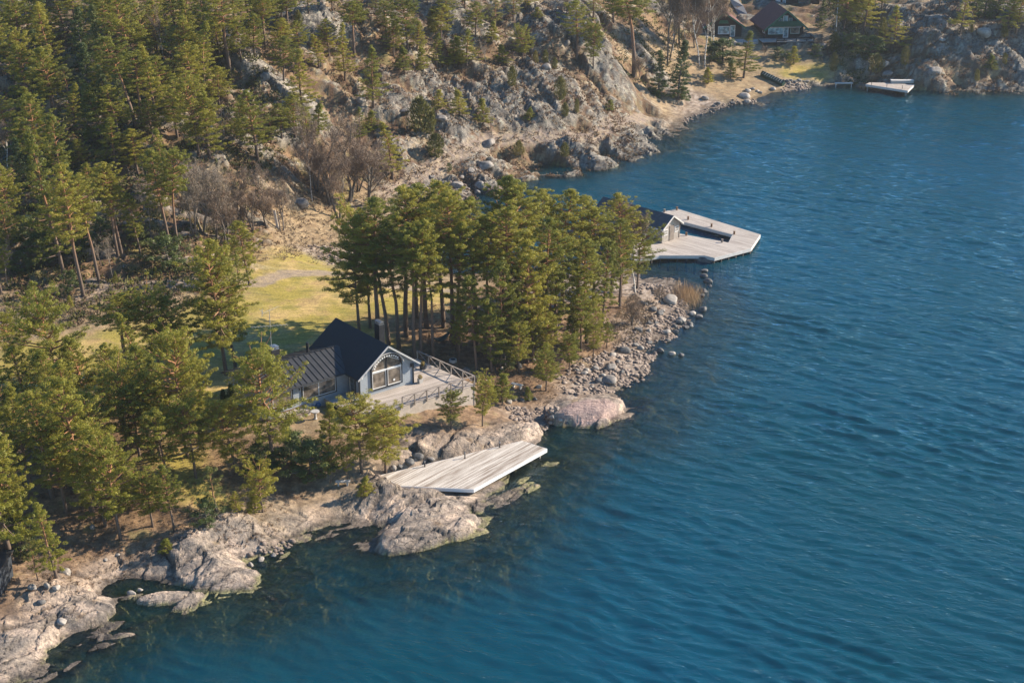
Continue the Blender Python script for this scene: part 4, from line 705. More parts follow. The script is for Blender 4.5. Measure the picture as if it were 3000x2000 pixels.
('on top of the rocky hill, left half', [('broad', 1195, 3, 1194, 142, .95), ('tall', 1029, 4, 1038, 166, 1.1), ('mid', 955, 54, 963, 163), ('cone', 1000, 64, 1011, 236, .8), ('cone', 1099, 134, 1094, 316, .95), ('young', 1182, 137, None, 210), ('young', 1239, 137, None, 206), ('cone', 1277, 96, None, 198, .9), ('tall', 1311, -30, 1311, 95), ('young', 1335, 105, None, 196), ('juniper', 1268, 22, None, 96), ('juniper', 872, 30, None, 80)]),
('along the top edge above the rocky hill', [('mid', 970, -50, None, 30), ('dull', 1100, -40, None, 40), ('mid', 1393, 3, 1393, 108), ('dull', 1450, -20, None, 90), ('dull', 1504, -30, None, 60), ('mid', 1540, -50, None, 30), ('mid', 1250, -60, None, 15), ('cone', 1045, -20, None, 70), ('mid', 1130, 0, None, 100), ('cone', 930, 95, None, 200), ('mid', 1150, 60, None, 165), ('young', 1440, 60, None, 125), ('mid', 1290, 10, None, 130), ('cone', 1220, 60, None, 150), ('mid', 1360, -60, None, 25), ('dull', 1150, -60, None, 20)]),
('on the ridge of the rocky hill, centre', [('cone', 1366, 85, None, 192, 1.1), ('cone', 1330, 115, None, 196), ('broad', 1527, 83, 1531, 182, .75), ('young', 1473, 128, None, 184, 1.1), ('juniper', 1569, 148, None, 184), ('juniper', 1598, 146, None, 184), ('juniper', 1625, 168, None, 202), ('thin', 1425, 115, None, 202), ('juniper', 1500, 195, None, 252), ('young', 1576, 20, None, 52)]),
('on the bare rock face of the hill', [('young', 1345, 262, None, 340, 1.1), ('young', 1415, 285, None, 363, .9), ('young', 1285, 262, None, 320), ('juniper', 1643, 225, None, 292), ('juniper', 1656, 300, None, 340), ('juniper', 1690, 290, None, 330, .8), ('thin', 1440, 310, None, 390, .9), ('young', 1550, 315, None, 350), ('young', 1785, 290, None, 325)]),
('low on the rocky hill near the footpath', [('juniper', 1229, 286, None, 386, 1.4), ('juniper', 1258, 320, None, 392), ('juniper', 1274, 392, None, 458, 1.6), ('cone', 1050, 312, 1055, 415, .8), ('cone', 1147, 354, 1150, 525, 1.0), ('young', 1086, 322, None, 384), ('bush', 1316, 478, None, 502, .7), ('juniper', 1520, 412, None, 455, 1.5), ('juniper', 1655, 418, None, 458, 1.4), ('thin', 1505, 375, None, 410)]),
('between the rocky hill and the cottages', [('tall', 1705, 0, 1690, 180, 1.2), ('broad', 1757, 78, 1738, 200, .7), ('tall', 1850, -65, 1857, 224, 1.3), ('tall', 1783, -70, 1797, 68), ('dull', 1740, -40, None, 60), ('dull', 1810, -60, None, 40), ('spruce', 1920, 145, 1929, 286), ('spruce', 1990, 113, 1985, 290), ('juniper', 2001, 255, None, 292), ('bare', 1870, 160, None, 235, .8), ('bare', 1660, -10, None, 40)]),
('leafless beside the cottages', [('alder', 1955, -90, 1955, 192, .8), ('alder', 1965, -90, 1962, 175, .7), ('alder', 1992, -90, 1990, 130), ('birch', 1975, -80, 1972, 150, .6), ('birch', 2055, -95, 2049, 191, .8), ('birch', 2075, -95, 2064, 197, .8), ('birch', 2090, -90, 2087, 176, .8), ('birch', 2080, -60, 2076, 168, .7), ('birch', 2030, -50, 2010, 135, .8), ('bare', 2040, 40, None, 140), ('bare', 2240, 130, None, 165, .8), ('bare', 2405, 100, None, 140)]),
('on the slope below the dark cottages', [('cone', 2192, 88, 2178, 228, 1.1), ('young', 2076, 197, None, 246), ('young', 2143, 178, None, 230, .9), ('young', 2328, 135, None, 190), ('bush', 2120, 120, None, 180, 1.6), ('bush', 2095, 128, None, 175, 1.2), ('bush', 2280, 140, None, 172, 1.2), ('juniper', 2446, 155, None, 207), ('juniper', 2448, 98, None, 153, 1.4), ('spruce', 2410, -10, None, 82), ('bush', 2390, 130, None, 165), ('bush', 2310, 155, None, 178, .7)]),
('on the slope right of the flagpole', [('tall', 2484, -80, None, 72, 1.4), ('broad', 2480, -40, None, 95), ('cone', 2540, -60, None, 100, 1.2), ('juniper', 2590, 52, None, 106), ('cone', 2625, 16, None, 150, 1.1), ('bush', 2555, 110, None, 165, 1.6), ('juniper', 2571, 160, None, 212, 1.6), ('juniper', 2655, 135, None, 190), ('mid', 2590, -60, None, 30), ('mid', 2510, -60, None, 60), ('bush', 2500, 100, None, 140, 1.5), ('mid', 2640, -70, None, 5)]),
('on the rocks in the top right corner', [('cone', 2808, -42, 2812, 100, .95), ('mid', 2760, -70, None, 18), ('mid', 2850, -80, None, 15), ('spruce', 2895, -70, None, 55, 1.2), ('spruce', 2930, -60, None, 50, 1.2), ('cone', 2960, -30, None, 95, 1.1), ('mid', 2990, -30, None, 98), ('juniper', 2945, 72, None, 110, 1.2), ('juniper', 2946, 155, None, 187), ('young', 2910, 160, None, 206), ('juniper', 2865, 203, None, 238), ('juniper', 2848, 70, None, 95), ('spruce', 2870, -80, None, 30, 1.2)]),
('among the undergrowth above the gravel track', [('bush', 204, 795, None, 850, .9), ('bush', 230, 685, None, 745, 1.1), ('bush', 400, 660, None, 720), ('bush', 490, 700, None, 790, 1.2), ('bush', 120, 680, None, 760, 1.2), ('bush', 60, 740, None, 800), ('young', 200, 862, None, 905, .7), ('young', 392, 845, None, 880, .6), ('young', 335, 795, None, 830, .6), ('young', 455, 780, None, 815, .6), ('bush', 80, 640, None, 710, 1.1), ('bush', 290, 640, None, 700)])]
_frnd = random.Random(11)
_feet = [(r[3] if r[3] else r[1], r[4]) for _, l_ in TREES for r in l_]
for row, (vb_, nm) in enumerate(((95, 'topmost fill row of the dense hillside forest'), (165, 'second fill row of the dense hillside forest'), (235, 'third fill row of the dense hillside forest'), (315, 'fourth fill row of the dense hillside forest'), (405, 'fifth fill row of the dense hillside forest'), (500, 'sixth fill row of the dense hillside forest'), (600, 'lowest fill row of the dense hillside forest'))):
    l_ = []
    for k_ in range(11):
        u_ = 25+k_*82+(row % 2)*40+_frnd.uniform(-18, 18); v_ = vb_+_frnd.uniform(-16, 16)
        if u_ > (930, 900, 660, 640, 560, 420, 330)[row]: break
        if min(math.hypot((u_-a_)*1.0, (v_-b_)*1.6) for a_, b_ in _feet) < 34: continue
        _feet.append((u_, v_)); l_.append((_frnd.choice(['mid', 'cone', 'mid', 'dull', 'spruce', 'cone', 'young']), u_, v_-_frnd.uniform(115, 190), None, v_, _frnd.uniform(.9, 1.15)))
    TREES.append(('in the '+nm.replace(' fill', ''), l_))
for where, lst in TREES:
    recs = []
    for rec in lst:
        kind, ut, vt, ub, vb = rec[:5]; wf = rec[5] if len(rec) > 5 else 1.0
        e, x, y = plant(kind, ut, vt, ub, vb, wf); recs.append((Q(x, y, e.location.z)[0], kind, e))
    bykind = {}
    for r in sorted(recs, key=lambda r: r[0]): bykind.setdefault(NAME[r[1]][2], []).append(r)
    for desc, rs_ in bykind.items():
        for i, (_, kind, e) in enumerate(rs_):
            lab = desc+' '+where if len(rs_) == 1 else desc+' '+where+', '+ORD[i+1]
            tag(e, lab, NAME[kind][1], {'pine': 'pine trees', 'spruce': 'spruce trees', 'juniper': 'junipers', 'bush': 'evergreen bushes', 'tree': 'leafless trees', 'birch': 'birches', 'thuja': 'thujas'}[NAME[kind][1]]+' '+where.split(',')[0])
# ------------------------------------------------------------------ building materials
M['siding'] = mat_stripes('grey_siding', (.34, .38, .42), (.20, .225, .25), .16, axis=2, gap=.10, vary=.10)
M['trim_dark'] = mat_noise('black_trim', (.018, .02, .024), (.03, .032, .036), bump=0, rough=.5)
M['trim_pale'] = mat_noise('pale_trim', (.42, .42, .42), (.52, .51, .50), bump=0, rough=.6)
M['roof_dark'] = mat_stripes('black_ribbed_roof', (.012, .015, .020), (.006, .007, .009), .22, axis=1, gap=.12, vary=.25, rough=.65, bumpd=.02)
M['roof_metal'] = mat_noise('dark_sheet_roof', (.040, .041, .044), (.060, .060, .062), scale=1.5, bump=0, rough=.45)
M['glass'] = mat_glass('window_glass'); M['glass_warm'] = mat_glass('window_glass_brown', (.085, .07, .055)); M['glass_pale'] = mat_glass('window_glass_pale', (.16, .22, .24))
M['white'] = mat_noise('white_paint', (.72, .72, .72), (.82, .82, .80), bump=0, rough=.5)
M['deck'] = mat_planks('weathered_deck', (.28, .235, .19), (.44, .38, .33), (.56, .49, .43), .14)
M['dock_near'] = mat_planks('silvered_planks', (.24, .18, .135), (.52, .46, .395), (.72, .66, .59), .145)
M['dock_far'] = mat_planks('grey_planks', (.30, .25, .21), (.44, .385, .335), (.56, .50, .44), .15)
M['rail'] = mat_noise('grey_rail_wood', (.19, .16, .14), (.36, .31, .27), scale=4, bump=.1)
M['fascia'] = mat_noise('pale_board', (.52, .50, .47), (.68, .65, .62), scale=3, bump=0)
M['steel'] = mat_noise('chimney_cap_steel', (.30, .31, .33), (.42, .43, .45), bump=0, rough=.35, metallic=.8)
M['brickdark'] = mat_noise('black_sheet', (.022, .023, .026), (.035, .036, .04), bump=0, rough=.45)
M['stone'] = mat_noise('granite_stone', (.13, .12, .11), (.26, .235, .21), scale=2.6, bump=.4, c3=(.42, .37, .32))
M['pebbles'] = mat_noise('shore_pebbles', (.09, .07, .06), (.22, .17, .14), scale=1.3, bump=0, c3=(.44, .37, .31), lo=.25, hi=.75)
M['concrete'] = mat_noise('pale_stone_slab', (.38, .37, .35), (.52, .50, .47), scale=5, bump=.1)
M['greenpaint'] = mat_noise('green_paint', (.035, .12, .075), (.055, .16, .10), bump=0, rough=.6)
M['brownwall'] = mat_stripes('dark_brown_boards', (.050, .036, .030), (.025, .018, .015), .2, axis=2, gap=.12, vary=.3)
M['redroof'] = mat_stripes('brown_red_tiles', (.175, .068, .052), (.09, .038, .03), .34, axis=1, gap=.16, vary=.3, rough=.8, bumpd=.03)
M['boatwall'] = mat_stripes('silver_grey_boards', (.40, .36, .32), (.22, .20, .18), .15, axis=2, gap=.10, vary=.25)
M['boatroof'] = mat_noise('grey_felt_roof', (.075, .078, .085), (.125, .125, .13), scale=2.5, bump=.1, rough=.85)
M['tarp_green'] = mat_noise('green_tarpaulin', (.018, .045, .035), (.035, .075, .055), bump=.1, rough=.5)
M['wood_brown'] = mat_noise('brown_wood', (.16, .09, .05), (.27, .16, .09), bump=.1)
M['wetwood'] = mat_noise('wet_dark_wood', (.05, .042, .036), (.10, .08, .065), bump=0)
M['rope'] = mat_noise('faded_blue_cover', (.03, .10, .20), (.05, .14, .26), bump=.2)
M['moss'] = mat_noise('moss_ball', (.16, .13, .03), (.30, .20, .05), scale=8, bump=.4)
M['metal_wire'] = mat_noise('aerial_metal', (.28, .28, .27), (.38, .38, .36), bump=0, rough=.6)
M['asphalt'] = mat_noise('worn_asphalt', (.16, .16, .165), (.23, .225, .22), bump=.05)
H2 = math.pi/2

def gable_roof(mb, u0, u1, v0, v1, ze, zr, th=.18, m=0):
    """gable roof, ridge along local y from v0 to v1"""
    um = (u0+u1)/2
    for a in (u0, u1):
        pts = [(a, v0, ze), (um, v0, zr), (um, v0, zr-th*1.15), (a, v0, ze-th)]
        mb.prism(pts, (0, v1-v0, 0), m)
def window(parent, name, x0, x1, z0, z1, y, mullions=(), glass='glass', frame='trim_dark', inner='white', dep=.10, fw=.11, ax='y', sgn=-1):
    """frame proud of the wall at local y (or x when ax='x'), glass sub-part just inside it"""
    def bx(mb, a0, a1, b0, b1, d0, d1):
        if ax == 'y': mb.box(a0, a1, min(d0, d1), max(d0, d1), b0, b1)
        else: mb.box(min(d0, d1), max(d0, d1), a0, a1, b0, b1)
    f = MB()
    o = y+sgn*dep
    bx(f, x0-fw, x1+fw, z0-fw, z0, y, o); bx(f, x0-fw, x1+fw, z1, z1+fw, y, o); bx(f, x0-fw, x0, z0, z1, y, o); bx(f, x1, x1+fw, z0, z1, y, o)
    fo = f.build(name, M[frame], parent)
    g = MB(); bx(g, x0, x1, z0, z1, y, y+sgn*dep*.45); g.build('pane', M[glass], fo)
    if inner:
        s = MB(); w = .05; o2 = y+sgn*dep*.8; i2 = y+sgn*dep*.45
        bx(s, x0, x1, z0, z0+w, i2, o2); bx(s, x0, x1, z1-w, z1, i2, o2); bx(s, x0, x0+w, z0+w, z1-w, i2, o2); bx(s, x1-w, x1, z0+w, z1-w, i2, o2)
        for mm in mullions: bx(s, mm-w/2-.01, mm+w/2+.01, z0+w, z1-w, i2, o2)
        s.build('sash', M[inner], fo)
    return fo

# ------------------------------------------------------------------ the grey house on the point
ZD = 4.0
house = empty('lakeside_house', (HA[0], HA[1], 0), HANG)
tag(house, 'grey wooden house with black roof and big arched gable window facing the water', 'house')
UW, VL, ZE, ZR = 6.2, 8.5, 6.35, 8.80
w = MB()
um = UW/2
w.prism([(0, 0, 3.0), (UW, 0, 3.0), (UW, 0, ZE), (um, 0, ZR-.22), (0, 0, ZE)], (0, VL, 0))
w.build('gable_wall', M['siding'], house)
w = MB(); w.prism([(-9.2, 2.2, 3.0), (-9.2, 2.2, 6.18), (-9.2, 5.5, 7.22), (-9.2, 9.0, 6.10), (-9.2, 9.0, 3.0)], (9.2, 0, 0)); w.build('wing_wall', M['siding'], house)
r = MB(); gable_roof(r, -.42, UW+.55, -.45, VL+.45, ZE-.20, ZR+.05); ro = r.build('roof', M['roof_dark'], house)
r = MB()
for a, b in (((-.44, -.50, ZE-.30), (um, -.50, ZR-.05)), ((UW+.57, -.50, ZE-.30), (um, -.50, ZR-.05))): r.bar(a, b, .05, .17)
r.build('bargeboard', M['trim_pale'], ro)
r = MB()
ru = [(2.2-.40, 6.20), (5.5, 7.45), (9.45, 6.10)]
r.prism([(-9.7, ru[0][0], ru[0][1]), (-9.7, ru[1][0], ru[1][1]), (-9.7, ru[2][0], ru[2][1]), (-9.7, ru[2][0], ru[2][1]-.14), (-9.7, ru[1][0], ru[1][1]-.16), (-9.7, ru[0][0], ru[0][1]-.14)], (9.7+1.2, 0, 0))
wr = r.build('wing_roof', M['roof_metal'], house)
s = MB()
for i in range(17):
    x = -9.6+i*.62
    s.bar((x, ru[0][0], ru[0][1]+.03), (x, ru[1][0], ru[1][1]+.03), .035, .05); s.bar((x, ru[1][0], ru[1][1]+.03), (x, ru[2][0], ru[2][1]+.03), .035, .05)
s.bar((-9.7, ru[1][0], ru[1][1]+.04), (.8, ru[1][0], ru[1][1]+.04), .12, .05)
s.build('standing_seams', M['trim_dark'], wr)
g = MB(); g.tube([(-9.7, 1.74, 6.12), (-.45, 1.74, 6.12)], .06, 6); g.build('gutter', M['trim_dark'], wr)
g = MB(); g.bar((-.02, -.03, 3.9), (-.02, -.03, ZE-.25), .12); g.build('corner_board', M['trim_dark'], house)
g = MB(); g.bar((UW+.02, -.03, 3.9), (UW+.02, -.03, ZE-.25), .12); g.build('corner_board', M['trim_dark'], house)
# arched window
X0, X1, Z0, ZM, ZT = 1.42, 4.78, 4.55, 6.30, 7.82
xc = (X0+X1)/2; rx = (X1-X0)/2
f = MB(); y0, y1 = 0.0, -.12
for a, b, c, d in ((X0-.13, X1+.13, Z0-.13, Z0), (X0-.13, X0, Z0, ZM), (X1, X1+.13, Z0, ZM), (xc-.09, xc+.09, Z0, ZM-.05)): f.box(a, b, y1, y0, c, d)
n = 20
def arc(k, e=0.0): t_ = math.pi*k/n; return (xc-(rx+e)*math.cos(t_), ZM+(ZT-ZM+e)*math.sin(t_))
for k in range(n):
    a, b, c, d = arc(k, -.04), arc(k+1, -.04), arc(k+1, .16), arc(k, .16)
    f.prism([(q[0], y1, q[1]) for q in (a, b, c, d)], (0, .12, 0))
f.box(xc-.07, xc+.07, y1, y0, ZM, ZT-.02)
aw = f.build('arched_window', M['trim_dark'], house)
s = MB(); w_ = .06
for a, b in ((X0, xc-.09), (xc+.09, X1)):
    s.box(a, b, -.10, -.03, Z0, Z0+w_); s.box(a, b, -.10, -.03, ZM-.14, ZM-.05); s.box(a, a+w_, -.10, -.03, Z0+w_, ZM-.14); s.box(b-w_, b, -.10, -.03, Z0+w_, ZM-.14)
s.box(X0, X1, -.13, -.02, ZM-.05, ZM+.07)
for sg in (-1, 1):
    a = (xc+sg*(rx-.05), -.07, ZM+.55); b = (xc+sg*.1, -.07, ZT-.22); s.bar(a, b, .04); s.bar((xc+sg*(rx-.05), -.07, ZM+.05), a, .04)
s.build('sash', M['white'], aw)
g = MB(); g.box(X0, X1, -.045, 0.0, Z0, ZM)
g.prism([(arc(k)[0], -.045, arc(k)[1]) for k in range(n+1)], (0, .045, 0)); g.build('pane', M['glass_warm'], aw)
hd = MB(); n = 24
for k in range(2, n-2):
    t0, t1 = math.pi*k/n, math.pi*(k+1)/n
    q = [(xc-(rx+e)*math.cos(t_), ZM+(ZT-ZM+e)*math.sin(t_)) for t_, e in ((t0, .17), (t1, .17), (t1, .23), (t0, .23))]
    hd.prism([(p_[0], -.42, p_[1]) for p_ in q], (0, .42, 0))
hd.build('arched_hood', M['trim_pale'], house)
te = MB()
for k in range(13):
    t_ = math.pi*(.10+.66*k/12); x_, z_ = xc-(rx-.08)*math.cos(t_), ZM+(ZT-ZM-.08)*math.sin(t_); te.box(x_-.07, x_+.07, -.34, -.28, z_-.06, z_+.07)
te.build('arch_light_gaps', M['white'], house)  # white blocks painted in for the gaps of light inside the arch
bl = MB(); bl.tube([(3.95, -.06, 4.95), (3.95, -.075, 4.95)], .12, 12); bl.build('round_window_ornament', M['white'], aw)
# wing windows and glass door
window(house, 'window', -5.0, -1.35, 4.45, 5.85, 2.2, (-3.25,), 'glass_warm')
window(house, 'window', -8.3, -6.2, 4.5, 5.85, 2.2, (), 'glass_warm')
window(house, 'glass_door', .75, 1.65, 3.98, 5.98, 0.0, (), 'glass', 'trim_dark', 'white', ax='x')
lamp = MB(); lamp.bar((-5.45, 2.2, 5.75), (-5.45, 1.95, 5.82), .04); lamp.tube([(-5.45, 1.95, 5.85), (-5.45, 1.95, 5.68)], [.05, .10], 8); lamp.build('wall_lamp', M['trim_dark'], house)
lamp = MB(); lamp.tube([(.22, -.12, 6.25), (.22, -.12, 6.02)], [.06, .09], 8); lamp.build('wall_lamp', M['white'], house)
lamp = MB(); lamp.tube([(5.95, -.12, 6.15), (5.95, -.12, 5.8)], [.09, .10], 8); lamp.build('wall_lamp', M['trim_dark'], house)
vp = MB(); vp.tube([(-1.7, 6.5, 6.9), (-1.7, 6.5, 8.15)], .14, 10); vp.build('vent_pipe', M['brickdark'], house)
def chimney(u, v, zb, zt, sx, sy):
    c = MB(); c.box(u-sx/2, u+sx/2, v-sy/2, v+sy/2, zb, zt); c.box(u-sx/2-.03, u+sx/2+.03, v-sy/2-.03, v+sy/2+.03, zt-.32, zt-.28); co = c.build('chimney', M['brickdark'], house)
    k = MB(); k.box(u-sx/2+.02, u+sx/2-.02, v-sy/2+.02, v+sy/2-.02, zt, zt+.06)
    for a in (-1, 1):
        for b in (-1, 1): k.bar((u+a*(sx/2-.08), v+b*(sy/2-.08), zt+.05), (u+a*(sx/2-.08), v+b*(sy/2-.08), zt+.26), .04)
    k.prism([(u-sx/2+.06, v-sy/2-.05, zt+.25), (u+sx/2-.06, v-sy/2-.05, zt+.25), (u+sx/2-.06, v-sy/2-.05, zt+.29), (u, v-sy/2-.05, zt+.36), (u-sx/2+.06, v-sy/2-.05, zt+.29)], (0, sy+.1, 0))
    k.build('chimney_cap', M['steel'], co)
chimney(-6.1, 5.2, 6.9, 9.0, .85, .62)
chimney(5.35, 4.4, 6.4, 9.05, .62, .85)
a = MB(); a.tube([(-6.2, 5.55, 8.9), (-6.2, 5.55, 12.9)], .028, 6); an = a.build('aerial_mast', M['metal_wire'], house)
a = MB(); a.tube([(-7.2, 5.2, 12.85), (-5.0, 5.9, 12.85)], .013, 5)
for i in range(7):
    f_ = i/6; p_ = Vector((-7.2+2.2*f_, 5.2+.7*f_, 12.85)); a.bar(p_+Vector((.12, -.4, 0)), p_+Vector((-.12, .4, 0)), .012)
a.bar((-7.2, 5.2, 12.5), (-7.1, 5.2, 13.3), .05, .02); a.bar((-7.4, 5.2, 13.35), (-7.1, 5.2, 12.9), .04)
a.build('aerial', M['metal_wire'], an)
a = MB(); a.tube([(-8.0, 5.9, 11.45), (-4.6, 5.1, 11.15)], .02, 5)
for i in range(12):
    f_ = i/11; p_ = Vector((-8.0+3.4*f_, 5.9-.8*f_, 11.45-.3*f_)); a.bar(p_+Vector((-.05, -.30, 0)), p_+Vector((.05, .30, 0)), .018)
a.build('aerial', M['metal_wire'], an)

# terrace
deck = empty('wooden_terrace', (HA[0], HA[1], 0), HANG); tag(deck, 'weathered wooden terrace on a board skirt in front of the grey house', 'terrace')
d = MB(); d.prism([(u, v, ZD-.06) for u, v in DECK_UV], (0, 0, .06)); d.build('deck_boards', M['deck'], deck)
d = MB()
sk = [(-2.3, -2.6), (1.0, -3.9), (10.7, -4.2), (10.0, 4.8)]
d.prism([(-2.66, 2.1, ZD-.34), (-2.26, -2.56, ZD-.34), (-2.20, -2.50, ZD-.34), (-2.6, 2.1, ZD-.34)], (0, 0, .28))
for (a, b) in zip(sk[:-1], sk[1:]):
    dx, dy = b[0]-a[0], b[1]-a[1]; L_ = math.hypot(dx, dy); nx, ny = -dy/L_*.08, dx/L_*.08
    d.prism([(a[0]+nx*.5, a[1]+ny*.5, 1.8), (b[0]+nx*.5, b[1]+ny*.5, 1.8), (b[0]+nx*1.5, b[1]+ny*1.5, 1.8), (a[0]+nx*1.5, a[1]+ny*1.5, 1.8)], (0, 0, ZD-.07-1.8))
d.build('skirt', mat_stripes('skirt_boards', (.60, .52, .44), (.36, .31, .26), .17, axis=2, gap=.08, vary=.2), deck)
def railing(pts, n):
    for (a, b), k in zip(zip(pts[:-1], pts[1:]), n):
        P0, P1 = Vector((*a, ZD)), Vector((*b, ZD))
        r = MB(); r.bar(P0+Vector((0, 0, .95)), P1+Vector((0, 0, .95)), .16, .05); r.build('handrail', M['rail'], deck)
        for i in range(k+1):
            if i == k and a is not pts[-2]: continue
            q = P0.lerp(P1, i/k); r = MB(); r.bar(q+Vector((0, 0, -.25)), q+Vector((0, 0, .92)), .10); r.build('rail_post', M['rail'], deck)
        for i in range(k):
            q0, q1 = P0.lerp(P1, (i+.03)/k), P0.lerp(P1, (i+.97)/k); r = MB(); r.bar(q0+Vector((0, 0, .06)), q1+Vector((0, 0, .90)), .06, .03); r.build('cross_brace', M['rail'], deck)
            r = MB(); r.bar(q0+Vector((0.02, 0.035, .90)), q1+Vector((0.02, 0.035, .06)), .06, .03); r.build('cross_brace', M['rail'], deck)
railing([(2.2, -4.0), (10.62, -4.15), (9.95, 4.6)], [6, 5])
for i, (u, v) in enumerate(((-.55, -.35), (6.75, -.45), (8.9, 2.2))):
    p = empty('planter', (*house_xy(u, v), ZD), HANG); tag(p, ['grey planter with round bush at the near corner of the gable', 'grey planter with round bush at the far corner of the gable', 'dark planter with low bush by the side railing of the terrace'][i], 'planter', 'planters on the terrace')
    b = MB(); b.prism([(-.2, -.2, 0), (.2, -.2, 0), (.24, -.2, .42), (-.24, -.2, .42)], (0, .4, 0)); b.build('pot', M['concrete'] if i < 2 else M['trim_dark'], p)
    rs = np.random.RandomState(3+i); V_, F_ = leaf_tris(rs, np.array([[0, 0, .62]]), np.array([.26]), 420, .08, 1.0, .3, .5); link('plant', np_mesh('plant', V_, F_, [M['moss']]), p)

def slab_bench(x, y, z, rz, label, w_=1.25, group=None):
    e = empty('stone_bench', (x, y, z), rz); tag(e, label, 'bench', group)
    b = MB(); b.prism([(-w_/2, -.2, .40), (w_/2, -.2, .40), (w_/2+.03, -.2, .47), (-w_/2-.03, -.2, .47)], (0, .4, 0)); b.build('seat', M['concrete'], e)
    for s in (-1, 1): b = MB(); b.prism([(s*w_*.32-.07, -.15, 0), (s*w_*.32+.07, -.15, 0), (s*w_*.32+.09, -.15, .40), (s*w_*.32-.09, -.15, .40)], (0, .3, 0)); b.build('leg', M['concrete'], e)
x, y, z = hit(1005, 1422); slab_bench(x, y, z, .05, 'pale stone bench on the grass bank left of the bathing jetty', group='stone benches')
x, y, z = hit(1515, 1137); slab_bench(x, y, z, 2.6, 'grey stone bench in the shade right of the terrace', group='stone benches')
x, y, z = hit(924, 1226); tb = empty('round_table', (x, y, z)); tag(tb, 'round stone table on a thick column below the side wing', 'table')
b = MB(); b.tube([(0, 0, .72), (0, 0, .80)], .42, 20); b.build('table_top', M['concrete'], tb)
b = MB(); b.tube([(0, 0, 0), (0, 0, .1), (0, 0, .5), (0, 0, .72)], [.2, .13, .12, .17], 12); b.build('column', M['concrete'], tb)
for i, (u, v) in enumerate(((913, 1193), (930, 1190))):
    x, y, z = hit(u, v); rs = np.random.RandomState(i); b = MB()
    b.tube([(0, 0, 0), (0, 0, .2), (0, 0, .42), (0, 0, .5)], [.32, .36, .22, .05], 9); o = b.build('covered_bundle', M['rope'], None, smooth=True); o.location = (x, y, z)
    tag(o, ['blue covered bundle against the wing wall, the left one', 'blue covered bundle against the wing wall, the right one'][i], 'bundle', 'blue bundles by the wall')
# small side landing of the wing
x, y, _ = P(850, 1208, 3.5); sd_ = MB(); sd_.box(-1.6, 1.6, -1.1, 1.1, -.6, 0); sd_.box(-1.6, 1.6, -1.16, -1.1, -.18, .02); o = sd_.build('timber_landing', M['deck'], None); o.location = (x, y, 3.75); o.rotation_euler = (0, 0, HANG); tag(o, 'low square timber landing under the pine at the end of the wing', 'deck')
# hammock frame under the trees
x, y, z = hit(1290, 1010); hm = empty('hammock', (x, y, z), .5); tag(hm, 'green cloth hammock on a leaning wooden frame among the trunks', 'hammock')
for s in (-1, 1): b = MB(); b.bar((s*1.3-.3, 0, 0), (s*1.3, 0, 1.5), .09); b.bar((s*1.3+.3, 0, 0), (s*1.3, 0, 1.5), .09); b.build('stand', M['wood_brown'], hm)
V_ = []; 
for i in range(9):
    f_ = i/8; xx = -1.3+2.6*f_; zz = 1.45-1.0*math.sin(math.pi*f_)
    for j in range(5): g_ = j/4-.5; V_.append((xx, g_*1.0*math.sin(math.pi*(f_*.9+.05)), zz+g_*g_*.8*math.sin(math.pi*f_)))
F_ = [(i*5+j, (i+1)*5+j, (i+1)*5+j+1, i*5+j+1) for i in range(8) for j in range(4)]
b = MB(); b.add(V_, F_); o = b.build('cloth', M['tarp_green'], hm, smooth=True); sm = o.modifiers.new('s', 'SOLIDIFY'); sm.thickness = .02
x, y, z = hit(1327, 1060); b = MB(); b.tube([(0, 0, 0), (0, 0, .35)], [.42, .40], 14); o = b.build('stone_ring', M['concrete'], None); b2 = MB(); b2.tube([(0, 0, .35), (0, 0, .37)], .26, 12); b2.build('hollow_shade', M['trim_dark'], o); o.location = (x, y, z-.05); tag(o, 'round mossy stone ring on the forest floor behind the terrace', 'fire ring')  # black disc on the solid top paints the shade inside the ring

# ------------------------------------------------------------------ bathing jetty
def flat_deck(name, label, cat, poly, z, th, top, side, fh, ang, edges, holes=None):
    """boards, fascia along chosen edges"""
    cx, cy = np.mean(poly, 0); e = empty(name, (cx, cy, 0), ang); c, s = math.cos(-ang), math.sin(-ang)
    lp = [((x-cx)*c-(y-cy)*s, (x-cx)*s+(y-cy)*c) for x, y in poly]; tag(e, label, cat)
    ar = sum(lp[i][0]*lp[(i+1) % len(lp)][1]-lp[(i+1) % len(lp)][0]*lp[i][1] for i in range(len(lp)))
    bm_ = MB(); pts = [(x, y, z-th) for x, y in lp]; bm_.prism(pts if ar > 0 else pts[::-1], (0, 0, th)); bm_.build('planking', M[top], e)
    b = MB()
    for i in edges:
        a, q = lp[i], lp[(i+1) % len(lp)]; dx, dy = q[0]-a[0], q[1]-a[1]; L_ = math.hypot(dx, dy); sg = 1 if ar > 0 else -1; nx, ny = sg*dy/L_*.05, -sg*dx/L_*.05
        b.prism([(a[0], a[1], z-fh), (q[0], q[1], z-fh), (q[0]+nx, q[1]+ny, z-fh), (a[0]+nx, a[1]+ny, z-fh)], (0, 0, fh-.01))
    b.build('fascia', M[side], e)
    return e, lp
jt, lp = flat_deck('bathing_jetty', 'wide pale plank bathing jetty resting on the shore rocks', 'jetty', near_poly, NEAR_Z, .08, 'dock_near', 'white', .34, math.radians(51), range(6))
b = MB()
for i in range(9):
    f_ = i/8
    for g_ in (.12, .5, .88):
        a = np.array(lp[1])*(1-g_)+np.array(lp[2])*g_; q = np.array(lp[5]); q2 = np.array(lp[4]); e_ = q*(1-g_)+q2*g_; p_ = a*(1-f_*.97)+e_*f_*.97; b.bar((p_[0], p_[1], -.5), (p_[0], p_[1], NEAR_Z-.09), .16)
b.build('posts_below', M['rail'], jt)
